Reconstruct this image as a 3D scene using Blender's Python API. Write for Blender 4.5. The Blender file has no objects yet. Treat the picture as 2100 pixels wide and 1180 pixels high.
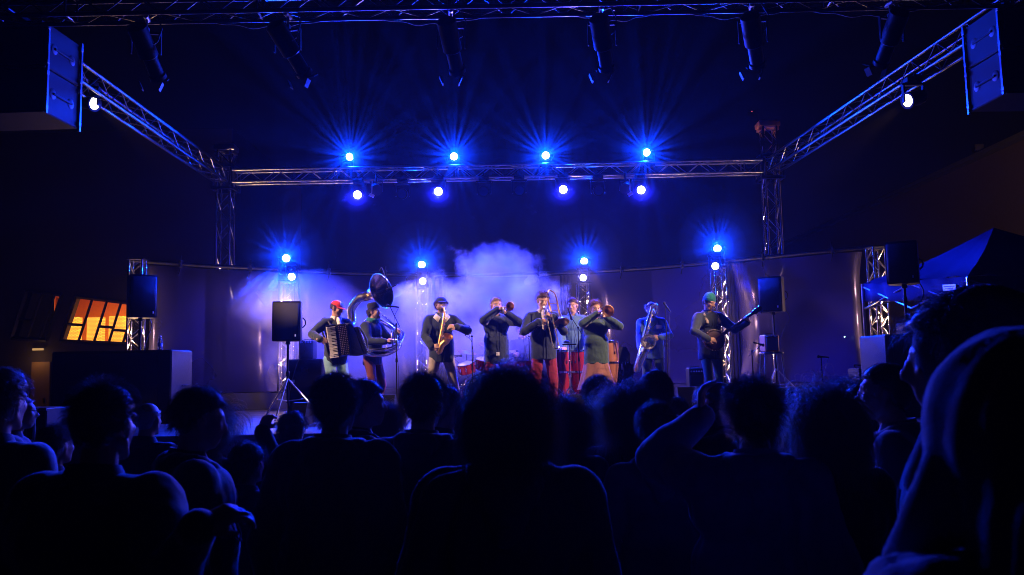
import bpy, math, random
import numpy as np
from mathutils import Vector, Matrix, noise as mn
R = math.radians
rng = np.random.default_rng(7)
random.seed(7)
scene = bpy.context.scene
C = scene.collection

# ---------------------------------------------------------------- camera
F = 1700.0                       # focal length in pixels of a 2100 wide frame
CAMZ = 1.75
PITCH, ROLL = R(5.6), R(-1.1)
cam_d = bpy.data.cameras.new('camera')
cam = bpy.data.objects.new('camera', cam_d)
C.objects.link(cam)
CAMROT = Matrix.Rotation(R(90) + PITCH, 3, 'X') @ Matrix.Rotation(ROLL, 3, 'Z')
cam.matrix_world = Matrix.Translation((0, 0, CAMZ)) @ CAMROT.to_4x4()
cam_d.sensor_width = 36
cam_d.lens = F / 2100 * 36
cam_d.clip_start = 0.05
cam_d.clip_end = 500
cam_d.dof.use_dof = True
cam_d.dof.focus_distance = 13.0
cam_d.dof.aperture_fstop = 5.0
scene.camera = cam


def at(px, py, Y):
    """world point at depth Y seen at photo pixel (px, py)"""
    d = CAMROT @ Vector(((px - 1050) / F, -(py - 590) / F, -1.0))
    return Vector((0, 0, CAMZ)) + d * (Y / d.y)


# ---------------------------------------------------------------- world: night sky
world = bpy.data.worlds.new('World')
scene.world = world
world.use_nodes = True
wn = world.node_tree
wn.nodes.clear()
wo = wn.nodes.new('ShaderNodeOutputWorld')
wb = wn.nodes.new('ShaderNodeBackground')
wt = wn.nodes.new('ShaderNodeTexCoord')
wz = wn.nodes.new('ShaderNodeSeparateXYZ')
wr = wn.nodes.new('ShaderNodeValToRGB')
wr.color_ramp.elements[0].position = 0.0
wr.color_ramp.elements[0].color = (0.0042, 0.0022, 0.0016, 1)
wr.color_ramp.elements[1].position = 0.45
wr.color_ramp.elements[1].color = (0.0004, 0.0005, 0.0018, 1)
wn.links.new(wt.outputs['Generated'], wz.inputs[0])
wn.links.new(wz.outputs['Z'], wr.inputs[0])
wn.links.new(wr.outputs[0], wb.inputs['Color'])
wb.inputs['Strength'].default_value = 0.5
wn.links.new(wb.outputs[0], wo.inputs['Surface'])

scene.view_settings.view_transform = 'Standard'
scene.view_settings.look = 'None'
scene.view_settings.exposure = 0
scene.view_settings.gamma = 1
scene.cycles.use_denoising = True
scene.cycles.max_bounces = 6
scene.cycles.diffuse_bounces = 2
scene.cycles.glossy_bounces = 3
scene.cycles.transmission_bounces = 3
scene.cycles.transparent_max_bounces = 8
scene.cycles.volume_bounces = 0
scene.cycles.volume_step_rate = 1.0
scene.cycles.volume_max_steps = 96
scene.cycles.sample_clamp_indirect = 3.0
scene.cycles.caustics_reflective = False
scene.cycles.caustics_refractive = False
scene.cycles.filter_width = 1.0
scene.cycles.use_adaptive_sampling = True
scene.cycles.adaptive_threshold = 0.01


# ---------------------------------------------------------------- materials
MATS = {}


def mat(name, col, rough=0.6, metal=0.0, emit=None, estr=0.0, crease=0.0, var=0.12, vscale=9.0, bump=0.0, bscale=40.0, spec=0.5, sheen=0.0):
    """a procedural Principled material: noise varies colour and roughness, optional bump"""
    if name in MATS:
        return MATS[name]
    m = bpy.data.materials.new(name)
    m.use_nodes = True
    nt = m.node_tree
    b = nt.nodes['Principled BSDF']
    b.inputs['Base Color'].default_value = (*col, 1)
    b.inputs['Roughness'].default_value = rough
    b.inputs['Metallic'].default_value = metal
    b.inputs['Specular IOR Level'].default_value = spec
    if sheen:
        b.inputs['Sheen Weight'].default_value = sheen
        b.inputs['Sheen Roughness'].default_value = 0.4
    if emit:
        b.inputs['Emission Color'].default_value = (*emit, 1)
        b.inputs['Emission Strength'].default_value = estr
    tc = nt.nodes.new('ShaderNodeTexCoord')
    if var:
        n = nt.nodes.new('ShaderNodeTexNoise')
        n.inputs['Scale'].default_value = vscale
        n.inputs['Detail'].default_value = 5
        nt.links.new(tc.outputs['Object'], n.inputs['Vector'])
        mx = nt.nodes.new('ShaderNodeMix')
        mx.data_type = 'RGBA'
        mx.inputs[6].default_value = (*[c * (1 - var) for c in col], 1)
        mx.inputs[7].default_value = (*[min(1, c * (1 + var)) for c in col], 1)
        nt.links.new(n.outputs['Fac'], mx.inputs[0])
        nt.links.new(mx.outputs[2], b.inputs['Base Color'])
        mr = nt.nodes.new('ShaderNodeMapRange')
        mr.inputs[3].default_value = max(0.03, rough * (1 - var))
        mr.inputs[4].default_value = min(1, rough * (1 + var))
        nt.links.new(n.outputs['Fac'], mr.inputs[0])
        nt.links.new(mr.outputs[0], b.inputs['Roughness'])
    if bump:
        n2 = nt.nodes.new('ShaderNodeTexNoise')
        n2.inputs['Scale'].default_value = bscale
        n2.inputs['Detail'].default_value = 4
        nt.links.new(tc.outputs['Object'], n2.inputs['Vector'])
        bp = nt.nodes.new('ShaderNodeBump')
        bp.inputs['Strength'].default_value = bump
        bp.inputs['Distance'].default_value = 0.02
        nt.links.new(n2.outputs['Fac'], bp.inputs['Height'])
        nt.links.new(bp.outputs[0], b.inputs['Normal'])
        if crease:
            n3 = nt.nodes.new('ShaderNodeTexNoise')
            n3.noise_type = 'RIDGED_MULTIFRACTAL'
            n3.inputs['Scale'].default_value = 7.0
            n3.inputs['Detail'].default_value = 3
            n3.inputs['Distortion'].default_value = 1.2
            mp = nt.nodes.new('ShaderNodeMapping')
            mp.inputs['Scale'].default_value = (1.0, 1.0, .55)
            mp.inputs['Rotation'].default_value = (.3, .5, .2)
            nt.links.new(tc.outputs['Object'], mp.inputs['Vector'])
            nt.links.new(mp.outputs[0], n3.inputs['Vector'])
            b3 = nt.nodes.new('ShaderNodeBump')
            b3.inputs['Strength'].default_value = crease
            b3.inputs['Distance'].default_value = 0.03
            nt.links.new(n3.outputs['Fac'], b3.inputs['Height'])
            nt.links.new(bp.outputs[0], b3.inputs['Normal'])
            nt.links.new(b3.outputs[0], b.inputs['Normal'])
    MATS[name] = m
    return m


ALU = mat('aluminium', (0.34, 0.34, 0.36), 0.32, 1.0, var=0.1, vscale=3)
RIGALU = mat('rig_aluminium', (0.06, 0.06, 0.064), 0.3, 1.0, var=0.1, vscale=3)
CHROME = mat('chrome', (0.8, 0.8, 0.82), 0.14, 1.0, var=0.1)
BLACKM = mat('black_metal', (0.009, 0.009, 0.010), 0.5, 0.0, bump=0.1, spec=.12)
GRILLE = mat('speaker_grille', (0.016, 0.016, 0.018), 0.6, 0.0, bump=0.5, bscale=220, spec=.2)
CABINET = mat('cabinet_paint', (0.011, 0.011, 0.013), 0.55, 0.0, bump=0.25, bscale=90, spec=.15)
RUBBER = mat('black_rubber', (0.012, 0.012, 0.012), 0.6)
BRASS = mat('brass', (0.85, 0.5, 0.14), 0.3, 1.0, var=0.15)
SILVER = mat('silver_plate', (0.75, 0.74, 0.78), 0.22, 1.0, var=0.15)
SKIN = mat('skin', (0.52, 0.3, 0.21), 0.5, var=0.1, vscale=25, bump=0.05)
CHALK = mat('white_plastic', (0.75, 0.75, 0.75), 0.4)


def emitter(name, col, s):
    if name in MATS:
        return MATS[name]
    m = bpy.data.materials.new(name)
    m.use_nodes = True
    nt = m.node_tree
    nt.nodes.clear()
    o = nt.nodes.new('ShaderNodeOutputMaterial')
    e = nt.nodes.new('ShaderNodeEmission')
    e.inputs[0].default_value = (*col, 1)
    e.inputs[1].default_value = s
    nt.links.new(e.outputs[0], o.inputs[0])
    MATS[name] = m
    return m


# ---------------------------------------------------------------- mesh builder
def frame_z(d):
    d = Vector(d).normalized()
    up = Vector((0, 0, 1)) if abs(d.z) < 0.9 else Vector((1, 0, 0))
    x = up.cross(d).normalized()
    y = d.cross(x)
    return x, y, d


class MB:
    def __init__(self):
        self.v, self.f, self.n = [], [], 0

    def add(self, vs, fs):
        vs = np.asarray(vs, float).reshape(-1, 3)
        k = self.n
        self.v.append(vs)
        self.f += [tuple(int(i) + k for i in f) for f in fs]
        self.n += len(vs)
        return self

    def box(self, c, s, rot=None, bev=0.0):
        """box of full size s centred at c, optional rotation matrix and chamfer"""
        hx, hy, hz = s[0] / 2, s[1] / 2, s[2] / 2
        if bev <= 0:
            vs = [(x, y, z) for x in (-hx, hx) for y in (-hy, hy) for z in (-hz, hz)]
            fs = [(0, 1, 3, 2), (4, 6, 7, 5), (0, 4, 5, 1), (2, 3, 7, 6), (0, 2, 6, 4), (1, 5, 7, 3)]
        else:
            b = min(bev, hx * .9, hy * .9, hz * .9)
            vs, idx = [], {}
            for sx in (-1, 1):
                for sy in (-1, 1):
                    for sz in (-1, 1):
                        for a in range(3):
                            p = [sx * (hx - b), sy * (hy - b), sz * (hz - b)]
                            p[a] = (sx * hx, sy * hy, sz * hz)[a]
                            idx[(sx, sy, sz, a)] = len(vs)
                            vs.append(p)
            fs = []
            for a in range(3):
                o1, o2 = (a + 1) % 3, (a + 2) % 3
                for s_ in (-1, 1):
                    q = []
                    for u, w in ((-1, -1), (1, -1), (1, 1), (-1, 1)):
                        k = [0, 0, 0]
                        k[a], k[o1], k[o2] = s_, u, w
                        q.append(idx[(*k, a)])
                    fs.append(q if s_ > 0 else q[::-1])
            for a in range(3):                       # edges
                o1, o2 = (a + 1) % 3, (a + 2) % 3
                for u in (-1, 1):
                    for w in (-1, 1):
                        k0, k1 = [0, 0, 0], [0, 0, 0]
                        k0[a], k1[a] = -1, 1
                        k0[o1] = k1[o1] = u
                        k0[o2] = k1[o2] = w
                        q = [idx[(*k0, o1)], idx[(*k1, o1)], idx[(*k1, o2)], idx[(*k0, o2)]]
                        fs.append(q if u * w > 0 else q[::-1])
            for sx in (-1, 1):
                for sy in (-1, 1):
                    for sz in (-1, 1):
                        q = [idx[(sx, sy, sz, a)] for a in range(3)]
                        fs.append(q if sx * sy * sz > 0 else q[::-1])
        vs = np.array(vs, float)
        if rot is not None:
            vs = vs @ np.array(rot.to_3x3() if hasattr(rot, 'to_3x3') else rot).T
        return self.add(vs + np.array(c, float), fs)

    def tube(self, pts, r, n=8, cap=True):
        """tube through pts; r number or one per point"""
        P = [Vector(p) for p in pts]
        rs = list(r) if hasattr(r, '__len__') else [r] * len(P)
        T = []
        for i in range(len(P)):
            t = (P[min(i + 1, len(P) - 1)] - P[max(i - 1, 0)])
            T.append(t.normalized() if t.length > 1e-9 else Vector((0, 0, 1)))
        x, y, _ = frame_z(T[0])
        vs, fs = [], []
        for i, p in enumerate(P):
            x = (x - T[i] * x.dot(T[i]))
            x = x.normalized() if x.length > 1e-6 else frame_z(T[i])[0]
            y = T[i].cross(x)
            for k in range(n):
                a = 2 * math.pi * k / n
                vs.append(p + x * math.cos(a) * rs[i] + y * math.sin(a) * rs[i])
        for i in range(len(P) - 1):
            for k in range(n):
                a, b = i * n + k, i * n + (k + 1) % n
                fs.append((a, b, b + n, a + n))
        if cap:
            fs.append(tuple(range(n))[::-1])
            fs.append(tuple(range((len(P) - 1) * n, len(P) * n)))
        return self.add([tuple(v) for v in vs], fs)

    def lathe(self, prof, o=(0, 0, 0), d=(0, 0, 1), n=24, cap=True):
        """prof: (r, h) pairs along axis d from o"""
        x, y, z = frame_z(d)
        o = Vector(o)
        vs, fs = [], []
        for r, h in prof:
            for k in range(n):
                a = 2 * math.pi * k / n
                vs.append(tuple(o + z * h + (x * math.cos(a) + y * math.sin(a)) * r))
        for i in range(len(prof) - 1):
            for k in range(n):
                a, b = i * n + k, i * n + (k + 1) % n
                fs.append((a, b, b + n, a + n))
        if cap:
            fs.append(tuple(range(n))[::-1])
            fs.append(tuple(range((len(prof) - 1) * n, len(prof) * n)))
        return self.add(vs, fs)

    def ell(self, c, r, rot=None, nu=16, nv=10):
        r = r if hasattr(r, '__len__') else (r, r, r)
        vs = [(0, 0, -1)]
        for j in range(1, nv):
            ph = -math.pi / 2 + math.pi * j / nv
            for i in range(nu):
                th = 2 * math.pi * i / nu
                vs.append((math.cos(ph) * math.cos(th), math.cos(ph) * math.sin(th), math.sin(ph)))
        vs.append((0, 0, 1))
        fs = [(0, 1 + (i + 1) % nu, 1 + i) for i in range(nu)]
        for j in range(nv - 2):
            for i in range(nu):
                a, b = 1 + j * nu + i, 1 + j * nu + (i + 1) % nu
                fs.append((a, b, b + nu, a + nu))
        k = 1 + (nv - 2) * nu
        fs += [(k + i, k + (i + 1) % nu, len(vs) - 1) for i in range(nu)]
        vs = np.array(vs) * np.array(r)
        if rot is not None:
            vs = vs @ np.array(rot.to_3x3()).T
        return self.add(vs + np.array(c, float), fs)

    def cap(self, a, b, ra, rb, n=12):
        """tapered capsule"""
        a, b = Vector(a), Vector(b)
        d = b - a
        L = d.length
        if L < 1e-6:
            return self.ell(a, ra)
        d /= L
        prof = []
        for k in range(5):
            t = math.pi / 2 * k / 4
            prof.append((max(1e-4, ra * math.sin(t)), -ra * math.cos(t)))
        for k in range(5):
            t = math.pi / 2 * k / 4
            prof.append((max(1e-4, rb * math.cos(t)), L + rb * math.sin(t)))
        return self.lathe(prof, a, d, n)

    def limb(self, pts, rs, n=12):
        for i in range(len(pts) - 1):
            self.cap(pts[i], pts[i + 1], rs[i], rs[i + 1], n)
        return self

    def prism(self, poly, depth, M=None):
        """polygon of (x, z) extruded along y by depth (centred)"""
        n = len(poly)
        vs = [(x, -depth / 2, z) for x, z in poly] + [(x, depth / 2, z) for x, z in poly]
        fs = [tuple(range(n)), tuple(range(n, 2 * n))[::-1]]
        fs += [(i, (i + n), (i + 1) % n + n, (i + 1) % n) for i in range(n)]
        vs = np.array(vs, float)
        if M is not None:
            M4 = np.array(M)
            vs = vs @ M4[:3, :3].T + M4[:3, 3]
        return self.add(vs, fs)

    def grid(self, P):
        P = np.asarray(P, float)
        a, b = P.shape[:2]
        fs = [(i * b + j, (i + 1) * b + j, (i + 1) * b + j + 1, i * b + j + 1) for i in range(a - 1) for j in range(b - 1)]
        return self.add(P.reshape(-1, 3), fs)

    def xf(self, M):
        """transform all so far"""
        M4 = np.array(M)
        self.v = [v @ M4[:3, :3].T + M4[:3, 3] for v in self.v]
        return self

    def mesh(self, name, m=None, smooth=True):
        me = bpy.data.meshes.new(name)
        vs = np.vstack(self.v) if self.v else np.zeros((0, 3))
        me.from_pydata(vs.tolist(), [], self.f)
        if m:
            me.materials.append(m)
        if smooth:
            me.polygons.foreach_set('use_smooth', [True] * len(me.polygons))
            me.set_sharp_from_angle(angle=R(38))
        return me

    def build(self, name, m=None, parent=None, smooth=True, label=None):
        o = bpy.data.objects.new(name, self.mesh(name, m, smooth))
        C.objects.link(o)
        if parent:
            o.parent = parent
        if label:
            o['label'] = label
        return o


ROOTS = []


def thing(name, label, cat, loc=(0, 0, 0), rz=0.0, group=None):
    o = bpy.data.objects.new(name, None)
    C.objects.link(o)
    o.location = loc
    o.rotation_euler = (0, 0, rz)
    o.empty_display_size = 0.1
    o['label'], o['category'] = label, cat
    if group:
        o['group'] = group
    ROOTS.append(o)
    return o


def tag(o, label, cat, group=None):
    o['label'], o['category'] = label, cat
    if group:
        o['group'] = group
    return o


def struct(o, kind='structure'):
    o['kind'] = kind
    return o


def copy_thing(o, loc, rz=None, label=None, parent=None):
    c = o.copy()
    C.objects.link(c)
    if parent:
        c.parent = parent
    else:
        c.location = loc
        if rz is not None:
            c.rotation_euler = (o.rotation_euler[0], o.rotation_euler[1], rz)
        c['label'] = label
        ROOTS.append(c)
    for ch in list(o.children):
        copy_thing(ch, None, parent=c)
    return c


def lamp(name, kind, loc, direction, power, col, parent=None, size=0.03, spot=60, blend=0.4, nodes=None):
    d = bpy.data.lights.new(name, kind)
    d.energy = power
    d.color = col
    d.shadow_soft_size = size
    if kind == 'SPOT':
        d.spot_size = R(spot)
        d.spot_blend = blend
    o = bpy.data.objects.new(name, d)
    C.objects.link(o)
    o.location = loc
    o.rotation_euler = Vector(direction).to_track_quat('-Z', 'Y').to_euler()
    if parent:
        o.parent = parent
    if nodes:
        nodes(d)
    return o


def remeshed(mb, name, m, voxel, smooth=3, parent=None, disp=None, label=None, decimate=None):
    """fuse the builder's closed shapes into ONE continuous surface"""
    o = bpy.data.objects.new(name, mb.mesh(name, None, False))
    C.objects.link(o)
    r = o.modifiers.new('r', 'REMESH')
    r.mode = 'VOXEL'
    r.voxel_size = voxel
    if smooth:
        s = o.modifiers.new('s', 'SMOOTH')
        s.iterations = smooth
        s.factor = 0.5
    if disp:
        for k, (st, sc) in enumerate(disp):
            t = bpy.data.textures.new('folds', 'CLOUDS')
            t.noise_scale = sc
            t.noise_depth = 1
            t.cloud_type = 'GRAYSCALE'
            t.noise_type = 'HARD_NOISE' if k % 2 == 0 else 'SOFT_NOISE'
            dm = o.modifiers.new('d', 'DISPLACE')
            dm.texture = t
            dm.strength = st
            dm.mid_level = 0.45
            dm.texture_coords = 'LOCAL'
    dg = bpy.context.evaluated_depsgraph_get()
    me = bpy.data.meshes.new_from_object(o.evaluated_get(dg))
    bpy.data.objects.remove(o)
    me.name = name
    me.materials.clear()
    me.materials.append(m)
    me.polygons.foreach_set('use_smooth', [True] * len(me.polygons))
    o = bpy.data.objects.new(name, me)
    C.objects.link(o)
    if parent:
        o.parent = parent
    if label:
        o['label'] = label
    return o
# ================================================================ the setting
SZ = 1.05                                        # stage floor height
ground_m = mat('asphalt', (0.045, 0.045, 0.05), 0.75, bump=0.4, bscale=60)
struct(MB().box((0, 40, -0.05), (200, 160, 0.1)).build('ground', ground_m))

# stage deck: dark boards, glossy
dk = bpy.data.materials.new('stage_boards')
dk.use_nodes = True
nt = dk.node_tree
b = nt.nodes['Principled BSDF']
tc = nt.nodes.new('ShaderNodeTexCoord')
br = nt.nodes.new('ShaderNodeTexBrick')
br.inputs['Color1'].default_value = (0.05, 0.048, 0.05, 1)
br.inputs['Color2'].default_value = (0.035, 0.034, 0.036, 1)
br.inputs['Mortar'].default_value = (0.008, 0.008, 0.008, 1)
br.inputs['Scale'].default_value = 1.0
br.inputs['Brick Width'].default_value = 2.4
br.inputs['Row Height'].default_value = 0.14
br.inputs['Mortar Size'].default_value = 0.006
nz = nt.nodes.new('ShaderNodeTexNoise')
nz.inputs['Scale'].default_value = 3.0
nz.inputs['Detail'].default_value = 8
mr = nt.nodes.new('ShaderNodeMapRange')
mr.inputs[3].default_value = 0.22
mr.inputs[4].default_value = 0.6
bp = nt.nodes.new('ShaderNodeBump')
bp.inputs['Strength'].default_value = 0.5
bp.inputs['Distance'].default_value = 0.01
nt.links.new(tc.outputs['Object'], br.inputs['Vector'])
nt.links.new(tc.outputs['Object'], nz.inputs['Vector'])
nt.links.new(br.outputs['Color'], b.inputs['Base Color'])
nt.links.new(nz.outputs['Fac'], mr.inputs[0])
nt.links.new(mr.outputs[0], b.inputs['Roughness'])
nt.links.new(br.outputs['Fac'], bp.inputs['Height'])
bp.invert = True
nt.links.new(bp.outputs[0], b.inputs['Normal'])
skirt_m = mat('stage_skirt', (0.015, 0.015, 0.018), 0.8, bump=0.3)
st = thing('stage', 'low black stage deck of boards with a dark cloth skirt', 'stage', (0, 9.9, 0))
MB().box((0, 4.2, SZ - 0.05), (13.6, 8.8, 0.1)).build('deck', dk, st)
m = MB()
P = []
for i in range(240):
    x = -6.78 + 13.56 * i / 239
    y = -0.14 + 0.03 * math.sin(i * 0.9) + 0.01 * math.sin(i * 2.3)
    P.append([(x, y, 0.01), (x, y + 0.0, SZ - 0.105)])
m.grid(P)
m.build('skirt', skirt_m, st)
MB().box((0, -0.205, SZ - 0.03), (13.6, 0.012, 0.05)).build('edge_trim', ALU, st)
# ================================================================ trusses
def truss_parts(L, w=0.24, cell=0.3, rc=0.024, rb=0.009, par=None, plates=True, sq_every=0, m=ALU):
    """truss along local +X from 0 to L, square section w"""
    h = w / 2
    for sy in (-1, 1):
        for sz in (-1, 1):
            MB().tube([(0, sy * h, sz * h), (L, sy * h, sz * h)], rc, 10).build('chord', m, par)
    lac = MB()
    n = max(2, int(round(L / cell)))
    for k in range(n):
        x0, x1 = L * k / n, L * (k + 1) / n
        a, b_ = (-h, h) if k % 2 == 0 else (h, -h)
        for s in (-1, 1):
            lac.tube([(x0, a, s * h), (x1, b_, s * h)], rb, 6)
            lac.tube([(x0, s * h, a), (x1, s * h, b_)], rb, 6)
    for xx in (np.arange(0, L + .01, sq_every) if sq_every else (0, L)):
        x = min(max(xx, 0.02), L - 0.02)
        lac.tube([(x, -h, -h), (x, h, -h)], rb * 1.3, 6)
        lac.tube([(x, -h, h), (x, h, h)], rb * 1.3, 6)
        lac.tube([(x, -h, -h), (x, -h, h)], rb * 1.3, 6)
        lac.tube([(x, h, -h), (x, h, h)], rb * 1.3, 6)
    lac.build('lacing', m, par)


def truss(name, p0, p1, label, w=0.24, group=None, **k):
    p0, p1 = Vector(p0), Vector(p1)
    t = thing(name, label, 'truss', p0, 0, group)
    d = p1 - p0
    t.rotation_euler = d.to_track_quat('X', 'Z').to_euler()
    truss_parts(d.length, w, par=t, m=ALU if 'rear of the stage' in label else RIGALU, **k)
    return t


TZ = 5.60                                        # truss centre height
XL, XR, YB, YF = -5.62, 5.14, 16.0, 8.42
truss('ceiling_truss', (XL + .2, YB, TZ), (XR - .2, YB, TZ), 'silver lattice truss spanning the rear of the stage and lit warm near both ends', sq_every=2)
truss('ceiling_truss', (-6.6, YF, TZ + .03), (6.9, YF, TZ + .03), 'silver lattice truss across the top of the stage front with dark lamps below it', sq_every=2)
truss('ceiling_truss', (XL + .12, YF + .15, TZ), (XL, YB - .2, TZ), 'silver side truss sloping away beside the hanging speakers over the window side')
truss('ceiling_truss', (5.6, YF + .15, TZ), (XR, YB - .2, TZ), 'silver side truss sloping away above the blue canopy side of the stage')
warm_lit_m = mat('warm_lit_head', (0.7, 0.25, 0.04), 0.45)  # orange stands in for warm light falling on the banjo side tower head
for X, lab, top in ((XL, 'lattice tower at the window side rear corner of the stage', 6.15), (XR, 'lattice tower with an orange lit head at the banjo side rear corner', 6.42)):
    t = thing('truss_tower', lab, 'tower', (X, YB + .1, 0), 0, 'rear towers of the stage roof')
    sub = bpy.data.objects.new('mast', None)
    C.objects.link(sub)
    sub.parent = t
    sub.rotation_euler = (0, R(-90), 0)
    truss_parts(top, 0.26, par=sub, m=CHROME)
    hm = warm_lit_m if X > 0 else ALU
    MB().box((0, 0, top + .05), (0.42, 0.3, 0.1), bev=.01).box((0, 0, top + .115), (.36, .22, .03)).box((-.17, 0, top - .03), (.05, .2, .07)).box((.17, 0, top - .03), (.05, .2, .07)).build('head_block', hm, t)
    s = MB()
    for sz in (-.22, .22):
        for sx in (-1, 1):
            s.box((sx * .2, 0, TZ + sz), (.04, .44, .06))
            s.box((0, sx * .2, TZ + sz), (.36, .04, .06))
    for sx in (-1, 1):
        for sy in (-1, 1):
            s.box((sx * .2, sy * .2, TZ), (.05, .05, .5))
    s.build('sleeve_block', RIGALU, t)
    MB().box((0, 0, .03), (.9, .9, .05), bev=.01).build('base_plate', BLACKM, t)

# ================================================================ foil backdrop
foil = bpy.data.materials.new('shiny_foil')
foil.use_nodes = True
nt = foil.node_tree
b = nt.nodes['Principled BSDF']
b.inputs['Base Color'].default_value = (0.058, 0.052, 0.15, 1)
b.inputs['Metallic'].default_value = 0.8
b.inputs['Roughness'].default_value = 0.3
tr = nt.nodes.new('ShaderNodeBsdfTransparent')
tr.inputs[0].default_value = (0.6, 0.6, 0.65, 1)
mx = nt.nodes.new('ShaderNodeMixShader')
mx.inputs[0].default_value = 0.22
out = nt.nodes['Material Output']
tc = nt.nodes.new('ShaderNodeTexCoord')
nz = nt.nodes.new('ShaderNodeTexNoise')
nz.inputs['Scale'].default_value = 0.8
nz.inputs['Detail'].default_value = 3
mr = nt.nodes.new('ShaderNodeMapRange')
mr.inputs[3].default_value = 0.2
mr.inputs[4].default_value = 0.38
nt.links.new(tc.outputs['Object'], nz.inputs['Vector'])
nt.links.new(nz.outputs['Fac'], mr.inputs[0])
nt.links.new(mr.outputs[0], b.inputs['Roughness'])
nt.links.new(b.outputs[0], mx.inputs[1])
nt.links.new(tr.outputs[0], mx.inputs[2])
nt.links.new(mx.outputs[0], out.inputs['Surface'])

ARC = [(240, 14.3), (290, 14.6), (420, 15.4), (587, 16.2), (720, 17.0), (870, 17.5), (1030, 17.8), (1200, 17.6), (1340, 17.1), (1485, 16.2), (1600, 15.6), (1785, 14.6), (1830, 14.4)]


def arc(px):
    xs, ys = zip(*ARC)
    Y = float(np.interp(px, xs, ys)) + 0.25
    return at(px, 680, Y).x, Y


ZB, ZT = 1.40, 3.75
PANELS = [(292, 290, 566, 571, 'shiny foil backdrop panel at the window end with warm streaks', -.25),
          (608, 612, 845, 850, 'shiny foil backdrop panel behind the accordion and the brass bell', 0.0),
          (915, 918, 1150, 1152, 'shiny foil backdrop panel behind the thick white smoke', 0.0),
          (1212, 1228, 1483, 1486, 'wide shiny foil backdrop panel behind the baritone sax player', .1),
          (1512, 1524, 1782, 1785, 'purple brown foil backdrop panel beside the blue canopy with curved warm streaks', .2)]
for i, (tx0, bx0, bx1, tx1, lab, cv) in enumerate(PANELS):
    nU, nV = 90, 50
    P = np.zeros((nU, nV, 3))
    for a in range(nU):
        u = a / (nU - 1)
        for c in range(nV):
            v = c / (nV - 1)                       # 0 bottom 1 top
            # the free edges of a panel curl and bow
            e0 = bx0 + (tx0 - bx0) * v ** 2
            e1 = bx1 + (tx1 - bx1) * v ** 2
            if i == 4:
                e0 = 1514 + 16 * math.sin(math.pi * (v ** .7)) - 4 * v
            if i == 3:
                e0 = 1224 - 12 * v ** 3
            if i == 0:
                e1 = 566 - 4 * math.sin(math.pi * v)
            px = e0 + (e1 - e0) * u
            X, Y = arc(px)
            z = ZB + (ZT - ZB) * v
            edge = max(0, 1 - u / .12) ** 2 + max(0, (u - .88) / .12) ** 2
            Y += .3 * edge * (0.4 + 0.6 * math.sin(math.pi * v))
            Y += .09 * mn.noise((X * .45 + i * 7 + z * .5, z * .8, 0)) + .012 * mn.noise((X * 1.1, z * .35, 4 + i)) + .008 * mn.noise((X * .7 + z * .9, z * 1.6, 9))
            if i == 4:
                Y += .07 * math.sin((X - .9 * z) * 2.2)
            P[a, c] = (X, Y, z)
    t = thing('backdrop_panel', lab, 'backdrop', (0, 0, 0), 0, 'foil backdrop panels')
    MB().grid(P).build('foil_sheet', foil, t)
    m = MB()
    pts = []
    for px in np.linspace(tx0 - 2, tx1 + 2, 14):
        X, Y = arc(px)
        pts.append((X, Y, ZB - .03))
    MB().tube(pts, .02, 8).build('bottom_pipe', BLACKM, t)
# black cloth and pipes along the top
for x0, x1, lab in ((284, 600, 'black pipe along the backdrop top at the window end'), (606, 862, 'black pipe along the backdrop top over the accordion player'),
                    (868, 1197, 'black pipe along the backdrop top behind the smoke'), (1203, 1478, 'black pipe along the backdrop top over the baritone sax'),
                    (1484, 1800, 'black pipe along the backdrop top nearest the blue canopy')):
    t = thing('top_pipe', lab, 'pipe', (0, 0, 0), 0, 'pipes holding the backdrop')
    pts = []
    for px in np.linspace(x0, x1, 12):
        X, Y = arc(px)
        pts.append((X, Y - .03, ZT + .06))
    MB().tube(pts, .035, 10).build('pipe_bar', BLACKM, t)
    for k in (3, 8):
        q = Vector(pts[k])
        MB().box(q + Vector((0, -.01, 0)), (.05, .12, .14), bev=.01).tube([q, q + Vector((0, 0, .16))], .012).tube([q + Vector((0, -.03, -.06)), q + Vector((-.03, -.04, -.2))], .01).build('clamp', BLACKM, t)

# black cloth hung behind the slits
for k, (x0, x1, lab) in enumerate(((566, 616, 'narrow black cloth in the slit behind the tripod speaker'), (842, 922, 'narrow black cloth in the slit inside the smoke'),
                                   (1146, 1232, 'narrow black cloth in the slit behind the conga player'), (1478, 1545, 'narrow black cloth in the slit behind the banjo player'))):
    P = []
    for px in np.linspace(x0, x1, 24):
        X, Y = arc(px)
        P.append([(X, Y + .45 + .03 * math.sin(px * .9), z) for z in (ZB - .05, 2.5, ZT + .05)])
    tag(MB().grid(P).build('black_curtain', mat('black_cloth', (0.008, 0.008, 0.01), 0.95)), lab, 'curtain', 'black cloths behind the backdrop slits')

rs_ = thing('stage_riser', 'long dark low riser under the shiny backdrop at the rear of the stage', 'riser', (0, 17.5, SZ))
m = MB()
fr = [arc(px) for px in np.linspace(282, 1800, 40)]
out_ = [(x, y - .12) for x, y in fr] + [(x, y + .5) for x, y in fr[::-1]]
n_ = len(fr)
vs = [(x, y - 17.5, 0.005) for x, y in out_] + [(x, y - 17.5, .33) for x, y in out_]
N_ = 2 * n_
fs = [(i_, (i_ + 1) % N_, (i_ + 1) % N_ + N_, i_ + N_) for i_ in range(N_)]
fs += [(i_ + N_, i_ + 1 + N_, N_ - 2 - i_ + N_, N_ - 1 - i_ + N_) for i_ in range(n_ - 1)]
m.add(vs, fs).build('riser_top', skirt_m, rs_)
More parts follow.
